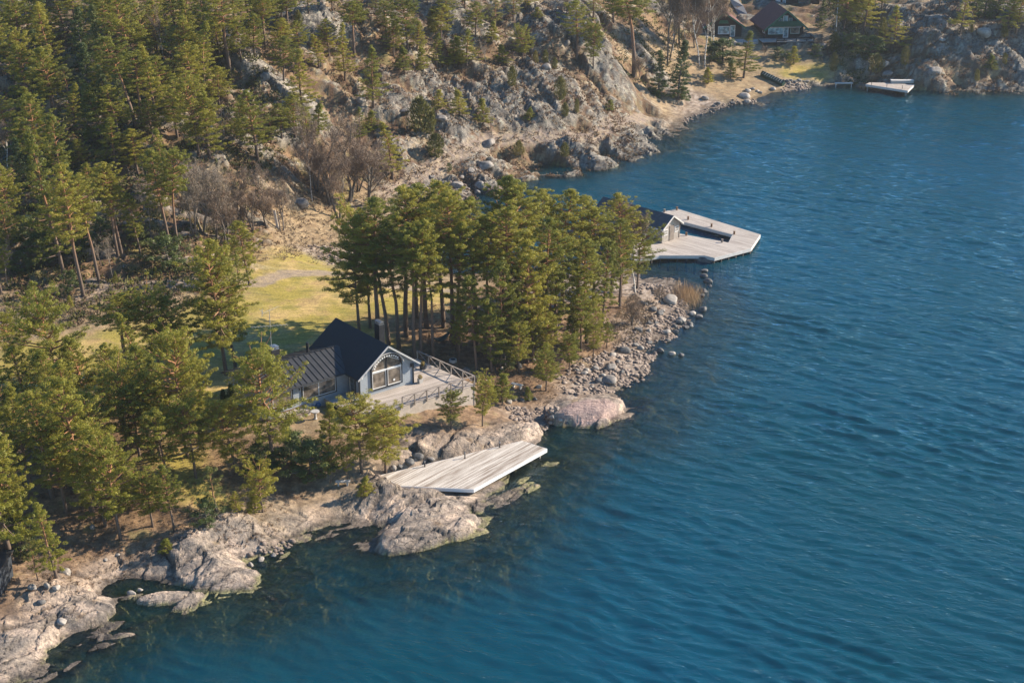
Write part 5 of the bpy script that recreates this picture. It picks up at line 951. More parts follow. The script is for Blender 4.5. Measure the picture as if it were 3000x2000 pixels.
for i, (u, v) in enumerate(((1244.5, 1366.5), (1362, 1341.5), (1464, 1310))):
    x, y, _ = P(u, v, NEAR_Z); e = empty('bollard_lamp', (x, y, NEAR_Z)); tag(e, 'short black bollard lamp on the jetty edge, '+['leftmost of the three', 'middle of the three', 'rightmost of the three'][i], 'lamp', 'bollard lamps on the jetty')
    b = MB(); b.tube([(0, 0, 0), (0, 0, .42)], .055, 10); b.tube([(0, 0, 0), (0, 0, .02)], .09, 10); b.build('post', M['trim_dark'], e); b = MB(); b.tube([(0, 0, .42), (0, 0, .56)], .07, 10); b.tube([(0, 0, .56), (0, 0, .59)], .09, 10); b.build('lamp_head', M['steel'], e)

# ------------------------------------------------------------------ harbour dock and boathouse
dk, lp = flat_deck('harbour_dock', 'large grey plank dock built around a square boat basin', 'dock', far_poly, FAR_Z, .10, 'dock_far', 'fascia', .42, math.radians(-42), (0, 1, 2, 3, 4, 5, 6, 7, 11, 12, 13))
b = MB()
for i in (0, 1, 2, 3, 4, 5, 6, 7, 8):
    a, q = np.array(lp[i]), np.array(lp[(i+1) % len(lp)]); L_ = np.hypot(*(q-a)); n = max(2, int(L_/1.1)); cen_ = np.mean(lp, 0)
    for k in range(n): p_ = a+(q-a)*k/n; p_ = p_+(cen_-p_)/np.hypot(*(cen_-p_))*.12; b.bar((p_[0], p_[1], -2.2), (p_[0], p_[1], FAR_Z-.1), .2)
b.build('piles', M['wetwood'], dk)
for i, (u, v) in enumerate(((1946.5, 621.5), (1983, 615), (2016, 643.5), (2084.5, 664.5), (2151, 686.5), (2010.5, 690), (2115.5, 710))):
    x, y, _ = P(u, v, FAR_Z); b = MB(); b.tube([(0, 0, 0), (0, 0, .40)], .13, 10); b.tube([(0, 0, .40), (0, 0, .44)], .15, 10); o = b.build('mooring_post', M['wood_brown'] if i not in (0, 6) else M['rail'], None); o.location = (x, y, FAR_Z)
    tag(o, ['grey mooring post on the dock corner nearest the boathouse ridge', 'brown mooring post on the outer back corner of the dock', 'first brown mooring post along the outer arm of the dock', 'second brown mooring post along the outer arm of the dock', 'third brown mooring post, at the bend of the dock basin', 'brown mooring post just right of the boathouse door', 'grey mooring post on the near inner corner of the basin'][i], 'mooring post', 'mooring posts on the dock')
BA = math.radians(46); bh = empty('boathouse', (19.25, 199.75, 0), BA); tag(bh, 'long grey board boathouse with dark gabled roof standing on the dock', 'boathouse')
b = MB(); b.prism([(0, 0, FAR_Z-.4), (3.5, 0, FAR_Z-.4), (3.5, 0, 2.95), (1.75, 0, 4.05), (0, 0, 2.95)], (0, 11.2, 0)); b.build('wall', M['boatwall'], bh)
b = MB(); gable_roof(b, -.32, 3.82, -.4, 11.6, 2.86, 4.28, .12); rf = b.build('roof', M['boatroof'], bh)
b = MB()
for a, q in (((-.34, -.43, 2.78), (1.75, -.43, 4.20)), ((3.84, -.43, 2.78), (1.75, -.43, 4.20))): b.bar(a, q, .05, .20)
b.bar((-.36, -.43, 2.74), (-.36, 11.6, 2.74), .05, .16); b.bar((3.86, -.43, 2.74), (3.86, 11.6, 2.74), .05, .16); b.build('bargeboard', M['fascia'], rf)
b = MB(); b.box(1.42, 2.32, -.06, 0, FAR_Z+.02, FAR_Z+2.02); do = b.build('door', mat_stripes('door_boards', (.24, .20, .17), (.13, .11, .10), .15, axis=0, gap=.1), bh)
b = MB(); b.bar((1.52, -.09, FAR_Z+.95), (1.52, -.09, FAR_Z+1.1), .03); b.build('handle', M['steel'], do)
for a, q in ((.35, 1.0), (2.6, 3.2)):
    f = MB(); zz0, zz1 = FAR_Z+1.0, FAR_Z+1.62; f.box(a-.07, q+.07, -.05, 0, zz0-.07, zz0); f.box(a-.07, q+.07, -.05, 0, zz1, zz1+.07); f.box(a-.07, a, -.05, 0, zz0, zz1); f.box(q, q+.07, -.05, 0, zz0, zz1)
    for k in (1, 2): f.box(a+(q-a)*k/3-.02, a+(q-a)*k/3+.02, -.05, 0, zz0, zz1)
    f.box(a, q, -.045, 0, (zz0+zz1)/2-.02, (zz0+zz1)/2+.02); fo = f.build('window', M['white'], bh); g = MB(); g.box(a, q, -.025, 0, zz0, zz1); g.build('pane', M['glass_warm'], fo)
b = MB(); b.box(3.42, 3.56, -.06, .06, FAR_Z, 2.9); b.build('corner_board', M['rail'], bh)
# lower dark roof further along, mostly behind the trees
x, y, _ = P(1865, 738, 1.0); sh = empty('boat_shed', (15.4, 197.2, 0), BA); tag(sh, 'low dark shed roof beside the boathouse behind the pines', 'shed')
b = MB(); b.prism([(0, 0, .6), (2.4, 0, .6), (2.4, 0, 2.3), (0, 0, 2.0)], (0, 5.0, 0)); b.build('wall', M['boatwall'], sh)
b = MB(); b.prism([(-.2, -.2, 2.0), (2.6, -.2, 2.36), (2.6, -.2, 2.46), (-.2, -.2, 2.10)], (0, 5.4, 0)); b.build('roof', M['boatroof'], sh)

# ------------------------------------------------------------------ far cottages
def cottage(name, label, cx, cy, z, ang, w_, L_, ze, zr, ov=.7, green_gable=True):
    e = empty(name, (cx, cy, z), ang); tag(e, label, 'cottage')
    b = MB(); b.prism([(0, 0, -1.5), (w_, 0, -1.5), (w_, 0, ze), (w_/2, 0, zr-.25), (0, 0, ze)], (0, L_, 0)); b.build('wall', M['brownwall'], e)
    b = MB(); gable_roof(b, -ov, w_+ov, -1.1, L_+.6, ze-ov*(zr-ze)/(w_/2), zr, .2); rf = b.build('roof', M['redroof'], e)
    b = MB(); zz = ze-ov*(zr-ze)/(w_/2)
    for a in (-ov, w_+ov): b.bar((a, -1.14, zz-.12), (w_/2, -1.14, zr-.10), .06, .34)
    b.build('bargeboard', M['greenpaint'], rf)
    return e
c1 = cottage('timber_cottage', 'dark brown cottage with red brown tiled roof and green balcony gable', 48.1, 309.3, 4.9, math.radians(7), 7.2, 9.0, 2.35, 5.35)
window(c1, 'window', .35, 3.2, .75, 2.05, 0, (1.7,), 'glass_pale', 'greenpaint', 'white', fw=.08)
window(c1, 'window', 4.7, 6.4, .80, 2.15, 0, (), 'glass_warm', 'greenpaint', 'white', fw=.08)
window(c1, 'door', 3.35, 4.2, .15, 2.15, 0, (), 'glass_pale', 'white', 'white', fw=.08)
window(c1, 'window', 1.0, 2.2, .8, 1.7, 0, (), 'glass_warm', 'white', 'white', fw=.07, ax='x')
b = MB(); b.prism([(.35, -.9, 2.35), (6.85, -.9, 2.35), (5.75, -.9, 3.25), (1.45, -.9, 3.25)], (0, .06, 0)); b.build('balcony_cladding', M['greenpaint'], c1)
b = MB(); b.box(1.5, 5.7, -1.0, 0, 2.36, 2.44); b.bar((1.5, -1.0, 3.3), (5.7, -1.0, 3.3), .08)
for i in range(22): b.bar((1.55+i*.196, -1.0, 2.44), (1.55+i*.196, -1.0, 3.28), .05)
b.build('balcony', M['greenpaint'], c1)
window(c1, 'balcony_door', 3.2, 4.0, 2.5, 4.15, 0, (), 'glass_pale', 'white', 'white', fw=.08)
window(c1, 'window', 2.3, 2.95, 2.9, 3.75, 0, (), 'glass_pale', 'greenpaint', 'white', fw=.07)
window(c1, 'window', 4.25, 4.9, 2.9, 3.75, 0, (), 'glass_pale', 'greenpaint', 'white', fw=.07)
b = MB(); b.prism([(.2, 0, 2.32), (6.6, 0, 2.32), (6.6, -.7, 2.14), (.2, -.7, 2.14)], (0, 0, .04))
for i in range(26): b.box(.22+i*.246, .36+i*.246, -.72, -.68, 2.02, 2.14)
b.build('awning', mat_stripes('striped_awning', (.62, .45, .42), (.75, .73, .70), .25, axis=0, gap=.5, vary=.05), c1)
tr_ = empty('cottage_terrace', (48.1, 309.3, 4.9), math.radians(7)); tag(tr_, 'dark timber terrace with plank rails in front of the red brown roofed cottage', 'terrace')
b = MB(); b.box(-1.5, 8.4, -3.4, 0, -.10, 0); b.build('floor', M['dock_far'], tr_)
b = MB(); b.box(1.2, 8.4, -3.46, -3.4, -1.4, -.12); b.box(8.34, 8.4, -3.4, 0, -1.4, -.12); b.build('skirt', M['brownwall'], tr_)
b = MB(); b.bar((1.2, -3.3, .62), (8.3, -3.3, .62), .06, .24); b.bar((8.3, -3.3, .62), (8.3, -.2, .62), .06, .24); b.bar((1.2, -3.3, .25), (3.2, -3.3, .25), .05, .2)
for x_ in (1.2, 2.6, 5.0, 7.0, 8.3): b.bar((x_, -3.3, -.05), (x_, -3.3, .7), .12)
b.build('rail', M['brownwall'], tr_)
c2 = cottage('timber_annexe', 'smaller dark cottage with white door left of the balcony cottage', 36.6, 310.6, 4.9, math.radians(4), 7.1, 8.0, 2.3, 4.7, .6)
window(c2, 'window', 2.6, 4.7, .55, 1.95, 0, (), 'glass_pale', 'white', 'white', fw=.06)
window(c2, 'door', 4.95, 5.75, .1, 2.1, 0, (), 'glass_pale', 'white', 'white', fw=.08)
b = MB(); b.prism([(2.6, -.05, 2.5), (4.6, -.05, 2.5), (4.3, -.05, 3.1), (2.9, -.05, 3.1)], (0, .05, 0)); b.build('gable_cladding', M['greenpaint'], c2)
x, y, _ = P(2165, 120, 4.85); b = MB(); pts = [(-3.0, 1.8), (-2.6, .2), (-1.2, -.9), (.6, -1.2), (2.6, -.9), (3.6, 0), (3.8, 1.8)]; b.prism([(px, py, -.5) for px, py in pts], (0, 0, .5)); o = b.build('curved_terrace', M['dock_far'], None); o.location = (x, y-.5, 4.88); tag(o, 'curved grey plank terrace in front of the smaller dark cottage', 'terrace')
for i in range(5):
    q = MB(); px = (-2.5, -1.1, .7, 2.4, 3.5)[i]; py = (.15, -.75, -1.05, -.8, .05)[i]; q.bar((px, py, 0), (px, py, .8), .07); q.build('rail_post', M['wood_brown'], o)
c3 = empty('upper_cottage', (52.2, 333.5, 6.0), math.radians(3)); tag(c3, 'dark cottage cut by the top edge behind the red brown roof', 'cottage')
b = MB(); b.box(0, 10.2, 0, 7, -1.2, 3.2); b.build('wall', M['brownwall'], c3)
b = MB(); gable_roof(b, -.6, 10.8, -.8, 7.6, 2.9, 5.6, .2); b.build('roof', M['redroof'], c3)
window(c3, 'window', 5.9, 8.2, .8, 2.5, 0, (7.3,), 'glass', 'greenpaint', 'greenpaint', fw=.09)
window(c3, 'window', 2.7, 3.2, .9, 2.0, 0, (), 'glass_pale', 'white', 'white', fw=.07)
b = MB(); b.box(1.1, 2.0, -.9, -.1, -.6, 1.9); b.build('white_porch', M['white'], c3)
x, y, z = hit(2449, 92); fp = empty('flagpole', (x, y, z)); tag(fp, 'tall white flagpole on the slope right of the cottages', 'flagpole')
b = MB(); b.tube([(0, 0, 0), (0, 0, 6), (0, 0, 12)], [.09, .075, .05], 10); b.build('pole', M['white'], fp); b = MB(); b.box(-.2, .2, -.2, .2, -.3, .15); b.build('foot', M['concrete'], fp)
# asphalt drive behind the cottages
x, y, z = hit(2160, 40); b = MB(); pts = [P(2098, -40, 7.0), P(2130, 8, 6.9), P(2150, 22, 6.6), P(2168, 45, 6.4), P(2190, 50, 6.4), P(2178, 22, 6.7), P(2160, 4, 7.0), P(2140, -40, 7.2)]
b.add([(p_[0], p_[1], gz(p_[0], p_[1])+.12) for p_ in pts], [(0, 1, 6, 7), (1, 2, 5, 6), (2, 3, 4, 5)]); tag(b.build('driveway', M['asphalt'], None), kind='structure')
# covered boat on the bank
x0, y0, z0 = hit(2229, 222); x1, y1, z1 = hit(2296, 254); L_ = math.hypot(x1-x0, y1-y0)
cb = empty('covered_boat', (x0, y0, max(z0, .3)), math.atan2(y1-y0, x1-x0)); cb.rotation_euler[1] = math.atan2(z0-max(z1, .25), L_); tag(cb, 'long dark green boat under a ribbed tarpaulin pulled up on the bank', 'boat')
V_ = []; n = 10
for i in range(n+1):
    f_ = i/n; wv = .62*min(1, .55+f_*2.2, 1.0) * (1-.1*f_)
    for (a, h_) in ((-.6, 0), (-1, .35), (-1.05, .62), (0, 1.0+.06*(i % 2)), (1.05, .62), (1, .35), (.6, 0)): V_.append((f_*L_, a*wv, h_))
F_ = [(i*7+j, i*7+j+1, (i+1)*7+j+1, (i+1)*7+j) for i in range(n) for j in range(6)]+[tuple(range(7)), tuple(range(n*7, n*7+7))[::-1]]
b = MB(); b.add(V_, F_); b.build('tarpaulin', M['tarp_green'], cb)
b = MB()
for i in range(1, n): q = V_[i*7+2], V_[i*7+3], V_[i*7+4]; b.bar(Vector(q[0])+Vector((0, 0, .02)), Vector(q[1])+Vector((0, 0, .03)), .05); b.bar(Vector(q[1])+Vector((0, 0, .03)), Vector(q[2])+Vector((0, 0, .02)), .05)
b.build('strap', M['trim_pale'], cb)
# far bathing platform
zf = 1.1; pl = [P(u, v, zf)[:2] for u, v in ((2537, 247), (2548, 242), (2602, 243), (2678, 248), (2659, 266))]
fd, lp = flat_deck('swimming_platform', 'white bathing platform on the far shore beneath the rocks', 'jetty', pl, zf, .1, 'dock_far', 'fascia', .4, 0, range(5))
fd.children[0].data.materials[0] = M['fascia']
b = MB()
for p_ in lp: b.bar((p_[0]*.92, p_[1]*.92, -2), (p_[0]*.92, p_[1]*.92, zf-.1), .25)
b.build('piles', M['rail'], fd)
for i, (u, v) in enumerate(((2553, 250), (2598, 256), (2643, 261))):
    q = MB(); x, y, _ = P(u, v, zf); q.bar((0, 0, 0), (0, 0, .62), .07); o = q.build('rail_post', M['trim_dark'], None); o.location = (x, y, zf); o.name = 'mooring_stake'; tag(o, 'thin dark stake on the front edge of the far white platform, '+['leftmost', 'middle one', 'rightmost'][i], 'stake', 'stakes on the far platform')
x, y, _ = P(2643, 244, zf); sb = empty('storage_bench', (x, y+.2, zf), .02); tag(sb, 'long low covered bench at the back of the far white platform', 'bench'); b = MB(); b.box(-2.0, 2.0, -.4, .4, .02, .45); b.build('box', M['concrete'], sb); b = MB(); b.prism([(-2.08, -.46, .45), (2.08, -.46, .45), (2.02, -.46, .55), (0, -.46, .52), (-2.02, -.46, .55)], (0, .92, 0)); b.build('lid', M['fascia'], sb)
x, y, z = hit(2565, 238); wb = empty('slatted_bench', (x, y, z), .15); tag(wb, 'brown slatted bench on the bank left behind the far platform', 'bench'); b = MB()
for i in range(3): b.box(-1.2, 1.2, -.3+i*.2, -.16+i*.2, .42, .47)
b.build('seat', M['wood_brown'], wb); b = MB(); b.box(-1.2, 1.2, .32, .37, .6, .75); b.box(-1.2, 1.2, .34, .39, .82, .95); b.build('backrest', M['wood_brown'], wb)
for s in (-1, 1): b = MB(); b.bar((s*1.05, -.25, 0), (s*1.05, -.25, .42), .08); b.bar((s*1.05, .3, 0), (s*1.05, .38, .95), .08); b.build('leg', M['wood_brown'], wb)
x, y, _ = P(2472, 244, .7); b = MB(); b.box(-1.6, 1.6, -.3, .3, -.08, 0)
for s in (-1.4, 1.4): b.bar((s, 0, -1.5), (s, 0, -.08), .12)
o = b.build('gangplank', M['fascia'], None); o.location = (x, y, .75); tag(o, 'narrow pale gangplank over the water on the far shore', 'gangplank')
# boards leaning by the thicket, dark shed at the left edge, turned-over boat in the grove
x, y, z = hit(822, 675); lb = empty('board_rack', (x, y, z), -.3); tag(lb, 'pale boards leaning together beside the thicket above the lawn', 'boards'); 
for i, (dx, tl) in enumerate(((-.35, -.55), (-.05, -.35), (.45, -.25))): b = MB(); b.bar((dx, 0, 0), (dx+tl, .3, 2.5-.1*i), .34 if i == 0 else .14, .05); b.build('plank', M['fascia'] if i == 0 else M['rail'], lb)
x, y, z = hit(8, 1745); sd2 = empty('dark_shed', (x-2.1, y, z), -.05); tag(sd2, 'black boarded shed cut by the left edge above the shore rocks', 'shed'); b = MB(); b.box(-2, 2, 0, 3, -.3, 2.3); b.build('wall', mat_stripes('black_boards', (.03, .04, .055), (.015, .02, .03), .15, axis=2, gap=.1), sd2); b = MB(); b.prism([(-2.2, -.2, 2.3), (2.2, -.2, 2.3), (2.2, -.2, 2.42), (-2.2, -.2, 2.42)], (0, 3.4, 0)); b.build('roof', M['brickdark'], sd2)
x, y, z = hit(1635, 910); ob = empty('rowing_boat', (x, y, z), .1); tag(ob, 'upturned dark rowing boat lying in the grove near the point', 'boat'); V_ = []; n = 10
for i in range(n+1):
    f_ = i/n; wv = .72*math.sin(math.pi*(.06+.80*f_))**.6
    for k in range(7): a = math.pi*k/6; V_.append((f_*4-2, -math.cos(a)*wv, math.sin(a)*.55*(wv/.72)+.1))
b = MB(); b.add(V_, [(i*7+j, i*7+j+1, (i+1)*7+j+1, (i+1)*7+j) for i in range(n) for j in range(6)]+[tuple(range(7)), tuple(range(n*7, n*7+7))[::-1]]); b.build('hull', M['brickdark'], ob, smooth=True); b = MB(); b.bar((-1.9, 0, .42), (2.0, 0, .6), .05, .08); b.build('keel', M['fascia'], ob)
# fallen pale log
x, y, z = hit(530, 1345); b = MB(); b.tube([(-1.5, 0, .15), (0, 0, .5), (1.6, .2, 1.1)], [.12, .11, .07], 7); o = b.build('leaning_log', M['twig_pale'], None, smooth=True); o.location = (x, y, z); tag(o, 'pale leaning log between two dark trunks in the lower grove', 'log')

# ------------------------------------------------------------------ boulders
def rock_mesh(seed, flat=.7):
    rs = np.random.RandomState(seed); import bmesh
    bm = bmesh.new(); bmesh.ops.create_icosphere(bm, subdivisions=3, radius=1.0)
    pl_ = [(n_/np.linalg.norm(n_), rs.uniform(.50, .90)) for n_ in rs.normal(size=(11, 3))]
    for v in bm.verts:
        p_ = np.array(v.co)
        for n_, d_ in pl_:
            s_ = p_@n_
            if s_ > d_: p_ = p_-n_*(s_-d_)*.92
        p_ += rs.normal(size=3)*.012; v.co = (p_[0], p_[1]*.85, p_[2]*flat)
    me = bpy.data.meshes.new('boulder'); bm.to_mesh(me); bm.free(); me.materials.append(M['stone']); me.polygons.foreach_set('use_smooth', [True]*len(me.polygons)); 
    return me
ROCKS = [rock_mesh(i, .55+.06*(i % 5)) for i in range(9)]
M['stone_pale'] = mat_noise('pale_granite', (.26, .235, .21), (.48, .43, .37), scale=2.2, bump=.4); ROCKS_P = []
for r_ in ROCKS[:4]: q = r_.copy(); q.materials[0] = M['stone_pale']; ROCKS_P.append(q)
M['stone_dark'] = mat_noise('dark_wet_granite', (.07, .07, .072), (.20, .19, .18), scale=2.6, bump=.4); ROCKS_D = []
for r_ in ROCKS[4:]: q = r_.copy(); q.materials[0] = M['stone_dark']; ROCKS_D.append(q)
BOULD = [
('in the line of rocks running out to the harbour dock', [(2066, 765, 30, 'd'), (2063, 794, 13, 'd'), (2062, 810, 13, 'd'), (2074, 826, 15, 'd'), (2080, 838, 9, 'd'), (2062, 854, 14, 'd'), (2058, 866, 10, 'd'), (2110, 876, 5, 'd')]),
('at the water edge south of the reeds', [(2060, 908, 15, 'd'), (2048, 928, 14, 'd'), (2030, 920, 14, 'p'), (2020, 950, 12, 'd'), (2000, 938, 18, 'p'), (1985, 945, 14, 'd'), (1975, 958, 11, 'd'), (2010, 960, 12, 'd'), (2025, 955, 9, 'p')]),
('near the bare bush on the gravel point', [(1966, 884, 27, 'p'), (1890, 893, 10, 'd'), (1912, 909, 16, 'd'), (1934, 922, 16, 'd'), (1903, 948, 11, 'd'), (1922, 946, 9, 'd'), (1940, 912, 10, 's')]),
('on the gravel shore beside the grove', [(1871, 968, 19, 'd'), (1900, 971, 11, 's'), (1952, 975, 14, 'p'), (1980, 972, 12, 'd'), (1955, 998, 9, 'd'), (1903, 1006, 12, 'd'), (1936, 1028, 15, 'd'), (1968, 1036, 13, 'p'), (1996, 1040, 10, 'd'), (1878, 1020, 12, 's'), (1862, 1012, 11, 's')]),
('among the rubble behind the pink dome', [(1825, 1030, 22, 'd'), (1793, 1040, 15, 'p'), (1792, 1080, 20, 's'), (1810, 1060, 10, 's'), (1745, 1080, 12, 's'), (1718, 1085, 11, 'p'), (1712, 1095, 12, 'p'), (1690, 1085, 10, 's'), (1766, 1100, 10, 'p'), (1820, 1090, 10, 'd'), (1734, 1135, 9, 's'), (1786, 1118, 27, 's'), (1752, 1116, 14, 'd')]),
('in the shade between stone bench and pink dome', [(1529, 1175, 13, 'd'), (1546, 1172, 10, 'd'), (1566, 1168, 10, 'd'), (1538, 1156, 11, 'd'), (1580, 1134, 12, 's'), (1508, 1172, 7, 'p'), (1492, 1178, 12, 'p')]),
('on the forest floor right of the terrace', [(1367, 1085, 14, 'd'), (1420, 1120, 14, 's'), (1398, 1105, 11, 's'), (1520, 1073, 14, 'd'), (1560, 1055, 13, 's'), (1660, 968, 10, 's'), (1578, 930, 10, 'd'), (1470, 1082, 10, 'p'), (1640, 960, 12, 's')]),
('in the tide pools at the lower left shore', [(184, 1822, 19, 'p'), (120, 1765, 14, 'd'), (95, 1722, 15, 's'), (138, 1717, 14, 's'), (165, 1722, 14, 'p'), (410, 1727, 10, 'p'), (385, 1740, 16, 'p'), (345, 1626, 8, 'p'), (310, 1640, 7, 'p'), (190, 1680, 22, 's'), (270, 1545, 12, 's'), (365, 782, 8, 'p')]),
('around the little cove left of the jetty', [(800, 1625, 12, 's'), (765, 1640, 14, 's'), (735, 1655, 13, 's'), (1150, 1372, 14, 's'), (1172, 1368, 12, 'd'), (1200, 1355, 16, 'd'), (1225, 1340, 18, 'd'), (1262, 1345, 14, 's'), (1640, 1230, 9, 'p'), (1660, 1238, 8, 'd'), (1618, 1222, 12, 's')]),
('on the beach by the covered boat', [(2190, 268, 12, 'p'), (2204, 262, 8, 's'), (2218, 268, 8, 'p'), (2228, 272, 9, 's'), (2176, 285, 22, 'p'), (2190, 300, 14, 's'), (2262, 262, 11, 'p'), (2145, 303, 10, 'd'), (2105, 303, 9, 's'), (2090, 312, 8, 'd'), (2065, 290, 12, 's')]),
('at the foot of the stone bank by the covered boat', [(2305, 240, 8, 'd'), (2318, 238, 8, 's'), (2330, 241, 8, 'd'), (2342, 237, 8, 's'), (2354, 241, 8, 'd'), (2366, 240, 8, 's'), (2312, 248, 7, 'd'), (2336, 249, 7, 'd'), (2360, 248, 7, 's')]),
('beside the footpath under the rocky hill', [(1208, 553, 17, 'p'), (1432, 425, 24, 's'), (1190, 560, 9, 's'), (1350, 520, 12, 's'), (1380, 500, 14, 's'), (1300, 540, 16, 's'), (1265, 520, 12, 's'), (1420, 490, 30, 's'), (1340, 545, 22, 's'), (1410, 545, 20, 's'), (1400, 565, 16, 's')]),
('on the bare slopes around the rocky hill', [(1060, 300, 20, 's'), (1190, 330, 22, 's'), (1290, 350, 20, 's'), (880, 600, 26, 's'), (1600, 200, 20, 's'), (1450, 110, 14, 's'), (1660, 130, 16, 's'), (1100, 90, 14, 's'), (780, 232, 24, 's'), (720, 275, 20, 's'), (2880, 100, 26, 'p'), (2760, 120, 12, 'p'), (2590, 190, 18, 'p'), (2740, 215, 24, 's'), (2600, 222, 22, 's'), (2410, 140, 18, 's')])]
ADJ = {'s': 'grey', 'p': 'pale', 'd': 'dark'}
for where, lst in BOULD:
    recs = []
    for i, (u, v, r_, k) in enumerate(lst):
        x, y, z = hit(u, v); z = max(z, -.05); d_ = math.sqrt(x*x+y*y+CAM_H**2); R = r_*d_/F_PX
        me_ = (ROCKS if k == 's' else ROCKS_P if k == 'p' else ROCKS_D); me_ = me_[(i*3+int(u)) % len(me_)]
        o = link('boulder', me_); o.location = (x, y, z+R*.12); o.scale = (R, R*1.0, R); o.rotation_euler = (0, 0, (u*7.3) % 6.28); recs.append((u, k, r_, o))
    byk = {}
    for q in sorted(recs, key=lambda q: q[0]): byk.setdefault(ADJ[q[1]], []).append(q)
    for adj, ls in byk.items():
        for i, q in enumerate(ls): tag(q[3], adj+' boulder '+where+(', '+ORD[i+1] if len(ls) > 1 else ''), 'boulder', 'boulders '+where)
# ------------------------------------------------------------------ rubble, heather, reeds: what nobody could count
def scatter(name, n, zones, size, mesh_fn, mat, seed, flat=1.0):
    rs = np.random.RandomState(seed); Vs, Fs, off = [], [], 0
    tot = sum(z_[-1] for z_ in zones)
    for (poly, zz, wt) in zones:
        pw = np.array([P(u, v, zz)[:2] for u, v in poly]); mn, mx = pw.min(0), pw.max(0); c = 0; want = int(n*wt/tot); tries = 0
        while c < want and tries < 40:
            tries += 1; k = (want-c)*3+10; q = rs.uniform(mn, mx, (k, 2)); q = q[poly_sd(q[:, 0], q[:, 1], pw) > 0][:want-c]
            for x, y in q:
                z = gz(x, y)
                if z < -.25 or (name == 'rubble' and perlin(np.array([x/1.7]), np.array([y/1.7]), 300)[0]+rs.uniform(-.35, .35) < -.02): c += 1; continue
                V_, F_ = mesh_fn(rs, rs.uniform(.5, 1)**2*(size[1]-size[0])+size[0]); Vs.append(V_+np.array([x, y, z])); Fs.append(F_+off); off += len(V_); c += 1
    return tag(link(name, np_mesh(name, np.concatenate(Vs), np.concatenate(Fs), [mat])), kind='stuff')
_cube = np.array([(x, y, z) for z in (-.5, .8) for y in (-1, 1) for x in (-1, 1)], float); _cf = np.array([(0, 2, 3, 1), (4, 5, 7, 6), (0, 1, 5, 4), (2, 6, 7, 3), (0, 4, 6, 2), (1, 3, 7, 5)])
def pebble(rs, s):
    v = _cube*rs.uniform(.6, 1.1, (8, 3)); v[4:, :2] *= .7; a = rs.uniform(0, 6.3); R_ = np.array([[math.cos(a), -math.sin(a), 0], [math.sin(a), math.cos(a), 0], [0, 0, 1]]); return v@R_.T*s*np.array([1, 1, .7]), _cf
def tuft(rs, s):
    k = 10; c = rs.normal(size=(k, 3))*np.array([.5, .5, .18])*s+np.array([0, 0, s*.3]); d = rs.normal(size=(k, 3))+np.array([0, 0, 1.2]); d /= np.linalg.norm(d, axis=1)[:, None]; t_ = np.cross(d, rs.normal(size=(k, 3))); t_ /= np.linalg.norm(t_, axis=1)[:, None]
    return np.stack([c-t_*s*.16, c+t_*s*.16, c+d*s*.7], 1).reshape(-1, 3), np.arange(k*3).reshape(-1, 3)
scatter('rubble', 4600, [([(1630, 1110), (1700, 1060), (1800, 1010), (1900, 930), (1960, 870), (2000, 890), (2030, 935), (1950, 990), (1900, 1050), (1905, 1080), (1830, 1120), (1750, 1140), (1660, 1150)], .8, 5), ([(1860, 815), (2000, 830), (2015, 880), (1940, 870), (1860, 850)], .8, 1.6), ([(1480, 1180), (1620, 1165), (1640, 1210), (1560, 1235), (1500, 1215)], 1.4, 1),
    ([(2000, 335), (2090, 300), (2180, 280), (2230, 272), (2200, 300), (2080, 325), (2010, 350)], .8, .8), ([(2295, 235), (2375, 235), (2385, 250), (2290, 256)], 1, .7), ([(900, 720), (1000, 700), (1020, 770), (960, 775)], 2, .6), ([(1180, 560), (1300, 520), (1420, 480), (1480, 520), (1400, 565), (1280, 590)], 2.2, 1.2), ([(1060, 1400), (1180, 1360), (1260, 1340), (1250, 1365), (1130, 1400)], 1.6, .5), ([(700, 1600), (860, 1550), (850, 1580), (760, 1630)], 1, .3)], (.05, .30), pebble, M['pebbles'], 3)
M['scrub'] = mat_noise('dry_scrub', (.16, .115, .075), (.36, .275, .18), scale=.5, bump=0); M['heather'] = mat_noise('brown_heather', (.10, .045, .03), (.20, .12, .065), scale=.4, bump=0, c3=(.24, .17, .08)); M['straw'] = mat_noise('dry_reed', (.40, .27, .15), (.56, .40, .24), scale=1, bump=0); M['grassy'] = mat_noise('green_ground_shrubs', (.06, .065, .02), (.13, .12, .035), scale=.5, bump=0)
scatter('heather', 9000, [([(950, 250), (1100, 190), (1350, 215), (1600, 190), (1850, 260), (1900, 320), (1700, 420), (1400, 480), (1150, 500), (1000, 400)], 7, 6), ([(850, 20), (1500, 0), (1800, 0), (1850, 170), (1500, 160), (1000, 190)], 15, 3), ([(2550, 100), (2980, 60), (2990, 230), (2650, 235), (2560, 220)], 6, 3.5), ([(0, 480), (550, 250), (900, 200), (950, 420), (600, 640), (0, 820)], 12, 3)], (.18, .55), tuft, M['heather'], 5)
scatter('undergrowth', 5200, [([(0, 500), (600, 330), (900, 400), (640, 640), (450, 800), (0, 860)], 9, 4), ([(0, 20), (850, 0), (850, 260), (0, 480)], 18, 3), ([(1700, 0), (2050, 0), (2000, 150), (1800, 180)], 9, 1.2), ([(2380, 0), (2560, 0), (2560, 200), (2480, 170)], 5, 1.2)], (.25, .8), tuft, M['grassy'], 6)
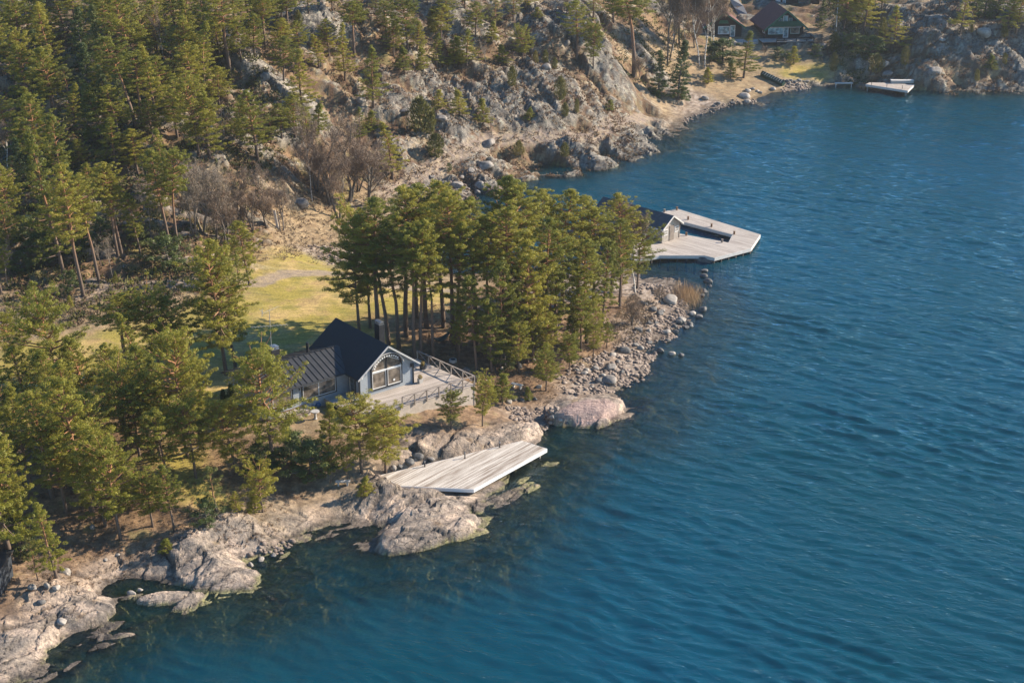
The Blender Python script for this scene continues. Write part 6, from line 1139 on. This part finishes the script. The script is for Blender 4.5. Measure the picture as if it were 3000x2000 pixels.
scatter('dry_scrub', 2600, [([(780, 600), (900, 560), (1100, 540), (1180, 580), (1000, 700), (930, 760), (850, 740), (800, 680)], 3, 3), ([(0, 880), (450, 860), (600, 840), (560, 900), (200, 960), (0, 1000)], 4.2, 2.5), ([(560, 500), (850, 500), (860, 640), (600, 700)], 8, 2), ([(1850, 850), (1930, 880), (1900, 960), (1800, 1000), (1780, 960)], 1.2, 1)], (.10, .40), tuft, M['scrub'], 8)
scatter('needle_litter', 6000, [([(0, 1250), (500, 1200), (700, 1300), (900, 1400), (760, 1540), (500, 1560), (250, 1680), (0, 1720)], 2.6, 3), ([(1180, 900), (1850, 860), (1850, 960), (1600, 1140), (1250, 1060)], 2.2, 3)], (.05, .20), tuft, M['heather'], 9)
rs = np.random.RandomState(4); n = 1300; cx, cy, _ = P(2022, 872, 0)
q = rs.normal(size=(n, 2))*np.array([.9, 1.8])+np.array([cx-.3, cy+.3]); hgt = rs.uniform(.5, 1.3, n); ln = rs.normal(size=(n, 2))*.22; a = rs.uniform(0, 6.28, n); wv = .022
B_ = np.stack([q[:, 0], q[:, 1], np.full(n, -.1)], 1); T_ = B_+np.stack([ln[:, 0]*hgt, ln[:, 1]*hgt, hgt], 1); sdv_ = np.stack([np.cos(a)*wv, np.sin(a)*wv, np.zeros(n)], 1)
tag(link('reeds', np_mesh('reeds', np.stack([B_-sdv_, B_+sdv_, T_], 1).reshape(-1, 3), np.arange(n*3).reshape(-1, 3), [M['straw']])), kind='stuff')
# power line poles / fence along the footpath
# ------------------------------------------------------------------ haze
m, t, p = nt("haze_air"); out = t.nodes["Material Output"]; t.nodes.remove(p)
pv = N(t, "ShaderNodeVolumePrincipled"); pv.inputs['Color'].default_value = (.80, .88, 1, 1); pv.inputs['Density'].default_value = HAZE; pv.inputs['Anisotropy'].default_value = .2
t.links.new(pv.outputs[0], out.inputs['Volume'])
b = MB(); b.box(-2500, 2500, -60, 2450, float(GH.min())-2, CAM_H+3)
tag(b.build("haze", m), kind='stuff')
